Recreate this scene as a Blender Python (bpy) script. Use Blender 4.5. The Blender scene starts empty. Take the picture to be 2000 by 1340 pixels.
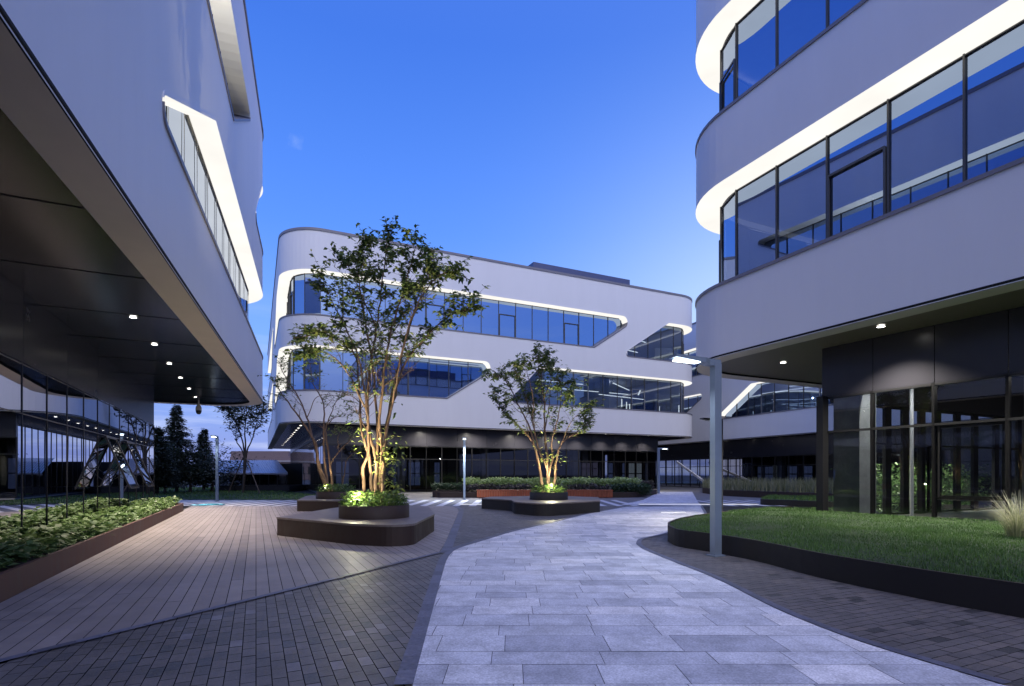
import bpy, math, random
import numpy as np
from mathutils import Vector

random.seed(7)
RNG = np.random.default_rng(11)
scene = bpy.context.scene
COL = scene.collection
R = math.radians

# ------------------------------------------------------------------ camera
FPX, CU, HV, EYE = 1060.0, 1000.0, 927.0, 1.5      # focal length and horizon of the photograph in its pixels
cam_d = bpy.data.cameras.new("camera")
cam = bpy.data.objects.new("camera", cam_d)
COL.objects.link(cam)
cam.location = (0, 0, EYE)
cam.rotation_euler = (R(90), 0, 0)
cam_d.sensor_width = 36.0
cam_d.lens = 36.0 * FPX / 2000.0
cam_d.shift_y = (HV - 670.0) / 2000.0
cam_d.clip_start = 0.05
cam_d.clip_end = 4000
scene.camera = cam

# ------------------------------------------------------------------ exposure
scene.view_settings.view_transform = 'Standard'
scene.view_settings.look = 'None'
scene.view_settings.exposure = 0.12
scene.view_settings.gamma = 1.0
scene.cycles.use_denoising = True
scene.cycles.max_bounces = 8
scene.cycles.transparent_max_bounces = 12
scene.cycles.sample_clamp_indirect = 4.0
scene.cycles.caustics_reflective = False
scene.cycles.caustics_refractive = False

# ------------------------------------------------------------------ sky
SUN_ELEV, SUN_AZ = 1.0, 52.0      # just above the horizon, ahead and to the right (degrees from +Y towards +X)
world = bpy.data.worlds.new("World")
scene.world = world
world.use_nodes = True
wt = world.node_tree
wt.nodes.clear()


def wn(kind, **kw):
    n = wt.nodes.new(kind)
    for k, v in kw.items():
        setattr(n, k, v)
    return n


def wl(a, b):
    wt.links.new(a, b)


def wmath(op, a, b=None, clamp=False):
    n = wn('ShaderNodeMath', operation=op)
    n.use_clamp = clamp
    for i, x in enumerate((a, b)):
        if x is None:
            continue
        if isinstance(x, (int, float)):
            n.inputs[i].default_value = x
        else:
            wl(x, n.inputs[i])
    return n.outputs[0]


def wmix(fac, a, b, mode='MIX'):
    n = wn('ShaderNodeMix', data_type='RGBA', blend_type=mode)
    for sock, x in ((n.inputs[0], fac), (n.inputs[6], a), (n.inputs[7], b)):
        if isinstance(x, (int, float)):
            sock.default_value = x
        elif isinstance(x, tuple):
            sock.default_value = (*x, 1)
        else:
            wl(x, sock)
    return n.outputs[2]


tc = wn('ShaderNodeTexCoord')
sep = wn('ShaderNodeSeparateXYZ')
wl(tc.outputs['Generated'], sep.inputs[0])
elev = wmath('MAXIMUM', sep.outputs[2], 0.0)
ramp = wn('ShaderNodeValToRGB')
wl(elev, ramp.inputs[0])
cr = ramp.color_ramp
stops = [(0.0, (.22, .30, .70)), (.10, (.20, .34, .84)), (.22, (.185, .40, 1.04)), (.40, (.088, .275, .97)),
         (.62, (.036, .165, .74)), (1.0, (.03, .10, .50))]
cr.elements[0].position, cr.elements[0].color = stops[0][0], (*stops[0][1], 1)
cr.elements[1].position, cr.elements[1].color = stops[-1][0], (*stops[-1][1], 1)
for p_, c_ in stops[1:-1]:
    e_ = cr.elements.new(p_)
    e_.color = (*c_, 1)


def wlobe(az, el, power):
    d = Vector((math.sin(R(az)) * math.cos(R(el)), math.cos(R(az)) * math.cos(R(el)), math.sin(R(el))))
    n = wn('ShaderNodeVectorMath', operation='DOT_PRODUCT')
    wl(tc.outputs['Generated'], n.inputs[0])
    n.inputs[1].default_value = d
    return wmath('POWER', wmath('MAXIMUM', n.outputs['Value'], 0.0), power)


sky = ramp.outputs[0]
glow = wmath('MULTIPLY', wlobe(27, 8, 20.0), 0.76, True)
sky = wmix(glow, sky, (.62, .80, 1.05))
back = wmath('MULTIPLY', wlobe(185, 0, 5.0), 0.75, True)
sky = wmix(back, sky, (.36, .34, .66))
zen = wlobe(160, 52, 12.0)
zen2 = wlobe(10, 88, 9.0)
zen3 = wlobe(164, 36, 22.0)
# thin dusk cloud streaks low in the sky, a few scraps higher up
mp = wn('ShaderNodeMapping')
mp.inputs['Scale'].default_value = (1.5, 1.5, 15.0)
mp.inputs['Rotation'].default_value = (R(4), R(5), 0)
wl(tc.outputs['Generated'], mp.inputs[0])
nz = wn('ShaderNodeTexNoise')
nz.inputs['Scale'].default_value = 2.6
nz.inputs['Detail'].default_value = 7
nz.inputs['Roughness'].default_value = .58
wl(mp.outputs[0], nz.inputs['Vector'])
cl = wn('ShaderNodeMapRange')
cl.inputs['From Min'].default_value = .47
cl.inputs['From Max'].default_value = .72
wl(nz.outputs['Fac'], cl.inputs['Value'])
lowband = wn('ShaderNodeMapRange')
lowband.inputs['From Min'].default_value = .30
lowband.inputs['From Max'].default_value = .06
wl(elev, lowband.inputs['Value'])
sky = wmix(wmath('MULTIPLY', wmath('MULTIPLY', cl.outputs[0], lowband.outputs[0]), .75, True), sky, (.60, .70, .97))
nz2 = wn('ShaderNodeTexNoise')
nz2.inputs['Scale'].default_value = 9.0
nz2.inputs['Detail'].default_value = 8
wl(tc.outputs['Generated'], nz2.inputs['Vector'])
c2 = wn('ShaderNodeMapRange')
c2.inputs['From Min'].default_value = .64
c2.inputs['From Max'].default_value = .80
wl(nz2.outputs['Fac'], c2.inputs['Value'])
sky = wmix(wmath('MULTIPLY', wmath('MULTIPLY', c2.outputs[0], wlobe(-27, 26, 90.0)), .8, True), sky, (.55, .70, 1.0))
nish = wn('ShaderNodeTexSky', sky_type='NISHITA')
nish.sun_disc = False
nish.sun_elevation = R(SUN_ELEV)
nish.sun_rotation = R(SUN_AZ)
nish.altitude = 50
sky = wmix(1.0, sky, wmix(1.0, nish.outputs[0], (.05, .05, .05), 'MULTIPLY'), 'ADD')
zc = wn('ShaderNodeCombineColor')
for i_, (k_, k2_, k3_) in enumerate(((1.15, .36, 3.9), (1.08, .42, 3.7), (1.55, 1.15, 2.5))):
    wl(wmath('ADD', wmath('ADD', wmath('MULTIPLY', zen, k_), wmath('MULTIPLY', zen2, k2_)), wmath('MULTIPLY', zen3, k3_)), zc.inputs[i_])
sky = wmix(1.0, sky, zc.outputs[0], 'ADD')
bg = wn('ShaderNodeBackground')
wl(sky, bg.inputs['Color'])
bg.inputs['Strength'].default_value = 1.0
wo = wn('ShaderNodeOutputWorld')
wl(bg.outputs[0], wo.inputs['Surface'])

sun_d = bpy.data.lights.new("sun", 'SUN')
sun_d.energy = 0.12
sun_d.angle = R(12)
sun_d.color = (1.0, .72, .58)
sun = bpy.data.objects.new("sun", sun_d)
COL.objects.link(sun)
sun.rotation_euler = (R(90 - 4), 0, R(180 - SUN_AZ))

# ------------------------------------------------------------------ frames
DX, DY = -500.0 / math.hypot(500, FPX), FPX / math.hypot(500, FPX)
NX, NY = DY, -DX


def F(p, s, z=0.0):
    """Courtyard frame: p runs along the centre building's front, s along the alley."""
    return Vector((p * NX + s * DX, p * NY + s * DY, z))


def to_ps(x, y):
    return x * NX + y * NY, x * DX + y * DY


def G(u, v, z=0.0):
    """The point of a level plane seen at a pixel of the photograph."""
    y = (EYE - z) * FPX / (v - HV)
    return Vector(((u - CU) / FPX * y, y, z))


def at(u, v, y):
    return Vector(((u - CU) / FPX * y, y, EYE + (HV - v) / FPX * y))


# ------------------------------------------------------------------ materials
def newmat(name):
    m = bpy.data.materials.new(name)
    m.use_nodes = True
    nt = m.node_tree
    nt.nodes.clear()
    out = nt.nodes.new('ShaderNodeOutputMaterial')
    return m, nt, out


def N(nt, kind, **kw):
    n = nt.nodes.new(kind)
    for k, v in kw.items():
        setattr(n, k, v)
    return n


def mat(name, col, rough=.6, metal=0.0, spec=.5, var=.12, scale=3.0, bump=0.0, bscale=40.0, attr=None, attr_cols=None,
        transl=0.0, stretch=(1, 1, 1), rvar=0.0, stain=0.0, sscale=1.1):
    m, nt, out = newmat(name)
    b = N(nt, 'ShaderNodeBsdfPrincipled')
    b.inputs['Roughness'].default_value = rough
    b.inputs['Metallic'].default_value = metal
    b.inputs['Specular IOR Level'].default_value = spec
    co = N(nt, 'ShaderNodeTexCoord')
    mpn = N(nt, 'ShaderNodeMapping')
    mpn.inputs['Scale'].default_value = stretch
    nt.links.new(co.outputs['Object'], mpn.inputs[0])
    no = N(nt, 'ShaderNodeTexNoise')
    no.inputs['Scale'].default_value = scale
    no.inputs['Detail'].default_value = 6
    no.inputs['Roughness'].default_value = .62
    nt.links.new(mpn.outputs[0], no.inputs['Vector'])
    src = None
    if attr:
        a = N(nt, 'ShaderNodeAttribute', attribute_name=attr)
        rp = N(nt, 'ShaderNodeValToRGB')
        nt.links.new(a.outputs['Fac'], rp.inputs[0])
        k = len(attr_cols)
        rp.color_ramp.elements[0].color = (*attr_cols[0], 1)
        rp.color_ramp.elements[1].color = (*attr_cols[-1], 1)
        for i in range(1, k - 1):
            e = rp.color_ramp.elements.new(i / (k - 1))
            e.color = (*attr_cols[i], 1)
        src = rp.outputs[0]
    mr = N(nt, 'ShaderNodeMapRange')
    mr.inputs['From Min'].default_value = .3
    mr.inputs['From Max'].default_value = .7
    mr.inputs['To Min'].default_value = 1 - var
    mr.inputs['To Max'].default_value = 1 + var
    nt.links.new(no.outputs['Fac'], mr.inputs['Value'])
    mx = N(nt, 'ShaderNodeMix', data_type='RGBA', blend_type='MULTIPLY')
    mx.inputs[0].default_value = 1
    if src:
        nt.links.new(src, mx.inputs[6])
    else:
        mx.inputs[6].default_value = (*col, 1)
    cb = N(nt, 'ShaderNodeCombineColor')
    for i in range(3):
        nt.links.new(mr.outputs[0], cb.inputs[i])
    nt.links.new(cb.outputs[0], mx.inputs[7])
    colour = mx.outputs[2]
    if stain:
        ns = N(nt, 'ShaderNodeTexNoise')
        ns.inputs['Scale'].default_value = sscale
        ns.inputs['Detail'].default_value = 8
        ns.inputs['Roughness'].default_value = .68
        nt.links.new(mpn.outputs[0], ns.inputs['Vector'])
        sr = N(nt, 'ShaderNodeMapRange')
        sr.inputs['From Min'].default_value = .36
        sr.inputs['From Max'].default_value = .60
        sr.inputs['To Min'].default_value = 1 - stain
        sr.inputs['To Max'].default_value = 1.0
        nt.links.new(ns.outputs['Fac'], sr.inputs['Value'])
        sc_ = N(nt, 'ShaderNodeCombineColor')
        for i in range(3):
            nt.links.new(sr.outputs[0], sc_.inputs[i])
        m2 = N(nt, 'ShaderNodeMix', data_type='RGBA', blend_type='MULTIPLY')
        m2.inputs[0].default_value = 1
        nt.links.new(colour, m2.inputs[6])
        nt.links.new(sc_.outputs[0], m2.inputs[7])
        colour = m2.outputs[2]
    nt.links.new(colour, b.inputs['Base Color'])
    if rvar:
        rr = N(nt, 'ShaderNodeMapRange')
        rr.inputs['From Min'].default_value = .3
        rr.inputs['From Max'].default_value = .7
        rr.inputs['To Min'].default_value = max(.02, rough - rvar)
        rr.inputs['To Max'].default_value = rough + rvar
        nt.links.new(no.outputs['Fac'], rr.inputs['Value'])
        nt.links.new(rr.outputs[0], b.inputs['Roughness'])
    if bump:
        nb = N(nt, 'ShaderNodeTexNoise')
        nb.inputs['Scale'].default_value = bscale
        nb.inputs['Detail'].default_value = 4
        nt.links.new(mpn.outputs[0], nb.inputs['Vector'])
        bp = N(nt, 'ShaderNodeBump')
        bp.inputs['Strength'].default_value = bump
        bp.inputs['Distance'].default_value = .01
        nt.links.new(nb.outputs['Fac'], bp.inputs['Height'])
        nt.links.new(bp.outputs[0], b.inputs['Normal'])
    if transl:
        tr = N(nt, 'ShaderNodeBsdfTranslucent')
        nt.links.new(mx.outputs[2], tr.inputs['Color'])
        ms = N(nt, 'ShaderNodeMixShader')
        ms.inputs[0].default_value = transl
        nt.links.new(b.outputs[0], ms.inputs[1])
        nt.links.new(tr.outputs[0], ms.inputs[2])
        nt.links.new(ms.outputs[0], out.inputs[0])
    else:
        nt.links.new(b.outputs[0], out.inputs[0])
    return m


def emat(name, col, strength):
    m, nt, out = newmat(name)
    e = N(nt, 'ShaderNodeEmission')
    e.inputs[0].default_value = (*col, 1)
    e.inputs[1].default_value = strength
    nt.links.new(e.outputs[0], out.inputs[0])
    return m


def cove_mat(name, col, strength):
    m, nt, out = newmat(name)
    e = N(nt, 'ShaderNodeEmission')
    e.inputs[0].default_value = (*col, 1)
    co = N(nt, 'ShaderNodeTexCoord')
    no = N(nt, 'ShaderNodeTexNoise')
    no.inputs['Scale'].default_value = .55
    no.inputs['Detail'].default_value = 3
    nt.links.new(co.outputs['Object'], no.inputs['Vector'])
    mr = N(nt, 'ShaderNodeMapRange')
    mr.inputs['From Min'].default_value = .3
    mr.inputs['From Max'].default_value = .7
    mr.inputs['To Min'].default_value = strength * .94
    mr.inputs['To Max'].default_value = strength * 1.05
    nt.links.new(no.outputs['Fac'], mr.inputs['Value'])
    nt.links.new(mr.outputs[0], e.inputs[1])
    nt.links.new(e.outputs[0], out.inputs[0])
    return m


def glass(name, reflect, tint, wave=.0, wscale=.6, gcol=(1, 1, 1), rough=0.0):
    """Coated architectural glass: a mirror share that rises at grazing angles over a tinted clear pane."""
    m, nt, out = newmat(name)
    fr = N(nt, 'ShaderNodeFresnel')
    fr.inputs[0].default_value = 1.52
    mr = N(nt, 'ShaderNodeMapRange')
    mr.inputs['From Min'].default_value = 0
    mr.inputs['From Max'].default_value = 1
    mr.inputs['To Min'].default_value = reflect
    mr.inputs['To Max'].default_value = 1
    nt.links.new(fr.outputs[0], mr.inputs['Value'])
    t = N(nt, 'ShaderNodeBsdfTransparent')
    t.inputs[0].default_value = (*tint, 1)
    g = N(nt, 'ShaderNodeBsdfGlossy')
    gm_ = N(nt, 'ShaderNodeMix', data_type='RGBA', blend_type='MIX')
    gm_.inputs[6].default_value = (*gcol, 1)
    gm_.inputs[7].default_value = (1, 1, 1, 1)
    nt.links.new(fr.outputs[0], gm_.inputs[0])
    nt.links.new(gm_.outputs[2], g.inputs['Color'])
    g.inputs['Roughness'].default_value = rough
    ms = N(nt, 'ShaderNodeMixShader')
    nt.links.new(mr.outputs[0], ms.inputs[0])
    nt.links.new(t.outputs[0], ms.inputs[1])
    nt.links.new(g.outputs[0], ms.inputs[2])
    if wave:
        co = N(nt, 'ShaderNodeTexCoord')
        no = N(nt, 'ShaderNodeTexNoise')
        no.inputs['Scale'].default_value = wscale
        no.inputs['Detail'].default_value = 1
        nt.links.new(co.outputs['Object'], no.inputs['Vector'])
        bp = N(nt, 'ShaderNodeBump')
        bp.inputs['Strength'].default_value = wave
        bp.inputs['Distance'].default_value = .05
        nt.links.new(no.outputs['Fac'], bp.inputs['Height'])
        nt.links.new(bp.outputs[0], g.inputs['Normal'])
    nt.links.new(ms.outputs[0], out.inputs[0])
    return m


M = {}
M['white'] = mat('white_render', (.77, .76, .775), rough=.55, var=.02, scale=.5, stain=.022, sscale=1.2, bump=.10, bscale=90, stretch=(1, 1, .18))
M['coping'] = mat('grey_flashing', (.20, .19, .22), rough=.45, var=.05)
M['soffit_edge'] = mat('beige_soffit_edge', (.62, .55, .47), rough=.6, var=.04, scale=1.5)
M['soffit'] = mat('dark_metal_soffit', (.014, .012, .012), rough=.20, metal=.0, spec=.22, var=.03, scale=.8, rvar=.015)
M['soffit_bounce'] = mat('bounce_lit_soffit', (.15, .13, .085), rough=.38, var=.05, scale=.8)  # lawn bounce and lamp light painted in as a tan colour
M['panel'] = mat('dark_cladding_panel', (.030, .029, .036), rough=.26, spec=.6, var=.03, scale=.9, rvar=.015)
M['frame'] = mat('dark_window_frame', (.028, .028, .03), rough=.35, metal=.5, var=.05)
M['frame_up'] = mat('grey_window_frame', (.085, .085, .088), rough=.4, metal=.3, var=.05)
M['pale_frame'] = mat('pale_window_frame', (.42, .42, .42), rough=.5, var=.04)
M['frame_light'] = mat('bright_window_gasket', (.33, .33, .34), rough=.3, metal=.7, var=.05)
M['joint'] = mat('black_joint', (.008, .008, .008), rough=.9, var=.05)
M['cove'] = cove_mat('lit_cove_ceiling', (1.0, .97, .91), .96)  # the ceiling itself glows in place of its hidden LED strip
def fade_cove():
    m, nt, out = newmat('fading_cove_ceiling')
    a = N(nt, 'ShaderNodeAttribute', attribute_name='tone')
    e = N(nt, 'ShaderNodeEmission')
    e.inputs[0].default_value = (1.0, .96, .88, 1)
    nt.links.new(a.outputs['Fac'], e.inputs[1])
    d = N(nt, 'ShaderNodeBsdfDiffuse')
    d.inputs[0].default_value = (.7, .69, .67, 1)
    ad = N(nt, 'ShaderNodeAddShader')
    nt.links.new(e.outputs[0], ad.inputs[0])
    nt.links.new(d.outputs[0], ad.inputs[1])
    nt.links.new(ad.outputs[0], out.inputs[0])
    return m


M['cove_fade'] = fade_cove()  # light falloff painted as a glow that fades along the ceiling
M['cove_dim'] = mat('white_cove_ceiling', (.75, .73, .70), rough=.5, var=.02)
M['glass_up'] = glass('blue_coated_glass', .47, (.40, .45, .52), wave=.02, wscale=.5, gcol=(.52, .68, 1.0))
M['glass_lit'] = glass('grey_office_glass', .17, (.66, .72, .76), wave=.02, wscale=.5, gcol=(.62, .76, 1.0))
M['glass_left'] = glass('dark_mirror_glass', .60, (.10, .11, .13), wave=.035, wscale=.45, gcol=(.9, .92, 1.0))
M['glass_gnd'] = glass('clear_storefront_glass', .05, (.84, .87, .87), wave=.01)
M['glass_gnd_dark'] = glass('dark_storefront_glass', .0, (.30, .31, .34), wave=.01)
M['floor_in'] = mat('interior_floor', (.28, .27, .26), rough=.4, var=.1)
M['ceil_in'] = mat('interior_ceiling', (.34, .34, .36), rough=.8, var=.05)
M['core'] = mat('interior_wall', (.30, .30, .33), rough=.8, var=.08)
M['concrete'] = mat('cast_concrete', (.34, .35, .34), rough=.75, var=.22, scale=2.2, bump=.15, bscale=14)
M['roof'] = mat('roof_membrane', (.18, .18, .19), rough=.9, var=.1)
M['roof_metal'] = mat('roof_screen_metal', (.10, .11, .19), rough=.4, metal=.4, var=.08)
M['rail'] = mat('pale_handrail', (.80, .80, .82), rough=.35, var=.03)
M['office_light'] = emat('office_light_strip', (.88, .95, 1.0), 1.0)
M['lit_pane'] = emat('lit_clerestory', (.72, .72, .46), .62)
M['back_pane'] = emat('glowing_back_window', (.20, .28, .62), .20)  # pane glow stands in for the dusk sky seen through
M['back_pane_pale'] = emat('pale_glowing_window', (.50, .60, .70), .26)
M['lens'] = emat('lamp_lens', (1.0, .97, .90), 14.0)
M['lens_cool'] = emat('cool_lamp_lens', (.80, .92, 1.0), 7.0)
M['lens_dim'] = emat('distant_lamp_lens', (1.0, .95, .86), 9.0)
M['uplens'] = emat('uplight_lens', (1.0, .95, .70), 22.0)
M['steel'] = mat('lamp_post_steel', (.25, .31, .41), rough=.38, metal=.5, var=.05)
M['steel_dark'] = mat('dark_lamp_steel', (.10, .10, .11), rough=.4, metal=.5, var=.05)
M['corten'] = mat('brown_planter_steel', (.024, .0125, .0095), rough=.7, metal=.0, var=.22, scale=5, rvar=.1, stretch=(1, 1, .5))
M['corten_pale'] = mat('weathered_planter_steel', (.105, .050, .036), rough=.65, metal=.1, var=.25, scale=4, rvar=.1, stretch=(1, 1, .4))
M['charcoal'] = mat('charcoal_planter_steel', (.014, .012, .013), rough=.75, metal=.0, var=.18, scale=4, rvar=.08)
M['red_bench'] = mat('rust_red_bench', (.26, .065, .028), rough=.55, var=.35, scale=4, stretch=(6, 6, .3))
M['bench_top'] = mat('bench_top_planks', (.15, .125, .12), rough=.5, var=.2, scale=9, stain=.2)
M['soil'] = mat('planting_soil', (.035, .028, .02), rough=1, var=.4, scale=12, bump=.6, bscale=30)
M['ground'] = mat('ground_asphalt', (.05, .05, .052), rough=.85, var=.25, scale=.8, bump=.1)
M['far_pave'] = mat('far_grey_paving', (.13, .125, .125), rough=.6, var=.18, scale=1.4)
M['stone'] = mat('pale_granite', (.5, .5, .5), rough=.62, var=.34, scale=60, bump=.25, bscale=140, attr='tone',
                 attr_cols=[(.47, .475, .52), (.60, .605, .645), (.69, .69, .72), (.80, .78, .78)], stain=.32, sscale=2.6)
M['stone_joint'] = mat('granite_joint', (.105, .105, .118), rough=.9, var=.2, scale=20)
M['brick'] = mat('dark_clay_paver', (.08, .08, .08), rough=.52, var=.25, scale=26, bump=.3, bscale=70, attr='tone',
                 attr_cols=[(.092, .094, .097), (.128, .118, .111), (.145, .132, .123), (.150, .141, .140), (.20, .19, .195)], rvar=.12, stain=.35, sscale=1.3)
M['brick_brown'] = mat('brown_clay_paver', (.1, .1, .1), rough=.55, var=.22, scale=26, bump=.3, bscale=70, attr='tone',
                       attr_cols=[(.055, .052, .05), (.115, .104, .10), (.125, .112, .108), (.155, .132, .118)], rvar=.1, stain=.3, sscale=1.3)
M['plank'] = mat('composite_deck_board', (.2, .2, .2), rough=.55, var=.14, scale=5, bump=.1, bscale=60, attr='tone',
                 attr_cols=[(.235, .205, .190), (.270, .236, .218), (.305, .268, .248)], rvar=.1, stain=.22, sscale=.9)
M['edge_stone'] = mat('blue_black_edge_stone', (.1, .1, .1), rough=.5, var=.3, scale=22, bump=.2, attr='tone',
                      attr_cols=[(.070, .074, .10), (.098, .102, .14), (.125, .13, .175)])
M['stripe_white'] = mat('white_stripe_stone', (.55, .55, .58), rough=.6, var=.15, scale=8)
M['stripe_dark'] = mat('dark_stripe_stone', (.085, .09, .11), rough=.55, var=.2, scale=8)
M['plaster'] = mat('grey_plaster', (.30, .28, .30), rough=.8, var=.1)
M['brick_wall'] = mat('distant_brick_wall', (.17, .125, .13), rough=.8, var=.1)
M['metal_roof'] = mat('ribbed_metal_roof', (.36, .37, .42), rough=.35, metal=.5, var=.08)
M['black'] = mat('black_paint', (.015, .015, .017), rough=.5, var=.1)
M['white_plastic'] = mat('white_plastic', (.75, .75, .75), rough=.35, var=.02)
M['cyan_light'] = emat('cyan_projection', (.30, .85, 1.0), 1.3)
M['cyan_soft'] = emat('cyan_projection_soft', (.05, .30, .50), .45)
M['leaf'] = mat('tree_leaf', (.05, .08, .03), rough=.5, var=.2, scale=2, attr='tone',
                attr_cols=[(.030, .058, .022), (.060, .105, .030), (.11, .165, .042), (.19, .22, .055)], transl=.42)
M['leaf_dark'] = mat('background_leaf', (.02, .03, .02), rough=.6, var=.2, scale=2, attr='tone',
                     attr_cols=[(.013, .022, .014), (.022, .036, .020), (.035, .05, .024)], transl=.25)
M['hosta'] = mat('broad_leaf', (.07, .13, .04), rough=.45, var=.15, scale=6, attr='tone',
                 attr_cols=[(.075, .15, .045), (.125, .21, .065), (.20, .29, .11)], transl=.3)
M['sedge'] = mat('planter_leaf', (.08, .14, .03), rough=.5, var=.15, scale=6, attr='tone',
                 attr_cols=[(.05, .10, .028), (.09, .165, .035), (.17, .23, .055)], transl=.35)
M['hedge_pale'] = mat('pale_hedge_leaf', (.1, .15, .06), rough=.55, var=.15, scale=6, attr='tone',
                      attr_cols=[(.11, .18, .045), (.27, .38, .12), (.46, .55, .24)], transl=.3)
M['hedge_dark'] = mat('dark_hedge_leaf', (.04, .07, .03), rough=.55, var=.15, scale=6, attr='tone',
                      attr_cols=[(.02, .04, .02), (.04, .075, .032), (.06, .10, .045)], transl=.3)
M['hedge_red'] = mat('purple_hedge_leaf', (.06, .05, .05), rough=.55, var=.15, scale=6, attr='tone',
                     attr_cols=[(.035, .03, .028), (.06, .052, .042), (.085, .075, .055)], transl=.2)
M['grass'] = mat('grass_blade', (.05, .1, .02), rough=.6, var=.2, scale=1.4, attr='tone',
                 attr_cols=[(.035, .085, .018), (.060, .135, .028), (.10, .19, .04)], transl=.3)
M['grass_soil'] = mat('grass_underlayer', (.016, .034, .010), rough=1, var=.35, scale=6)
M['ornamental'] = mat('ornamental_grass_blade', (.3, .3, .2), rough=.55, var=.15, scale=3, attr='tone',
                      attr_cols=[(.16, .20, .09), (.34, .36, .20), (.55, .53, .40)], transl=.3)
M['feather'] = mat('feather_grass_blade', (.25, .26, .14), rough=.6, var=.2, scale=1.5, attr='tone',
                   attr_cols=[(.07, .10, .035), (.20, .21, .10), (.36, .34, .20)], transl=.3)
M['bark'] = mat('smooth_brown_bark', (.115, .068, .042), rough=.7, var=.35, scale=7, bump=.4, bscale=30, stretch=(1, 1, .25))
M['bark_dark'] = mat('dark_bark', (.035, .028, .022), rough=.85, var=.3, scale=7, stretch=(1, 1, .3))
M['pole_wood'] = mat('stake_wood', (.10, .075, .055), rough=.8, var=.3, scale=8, stretch=(1, 1, .2))

# ------------------------------------------------------------------ object helpers
ORG = {}


def tag(o, label=None, cat=None, group=None, kind=None):
    if label:
        o['label'] = label
    if cat:
        o['category'] = cat
    if group:
        o['group'] = group
    if kind:
        o['kind'] = kind
    return o


def empty(name, loc, label, cat, group=None):
    o = bpy.data.objects.new(name, None)
    COL.objects.link(o)
    o.location = loc
    o.empty_display_size = .3
    ORG[o.name] = Vector(loc)
    return tag(o, label, cat, group)


def link(name, me, mats, parent, origin):
    o = bpy.data.objects.new(name, me)
    for m_ in (mats if isinstance(mats, (list, tuple)) else [mats]):
        me.materials.append(m_)
    COL.objects.link(o)
    po = ORG[parent.name] if parent else Vector((0, 0, 0))
    o.location = Vector(origin) - po
    if parent:
        o.parent = parent
    ORG[o.name] = Vector(origin)
    return o


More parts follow.
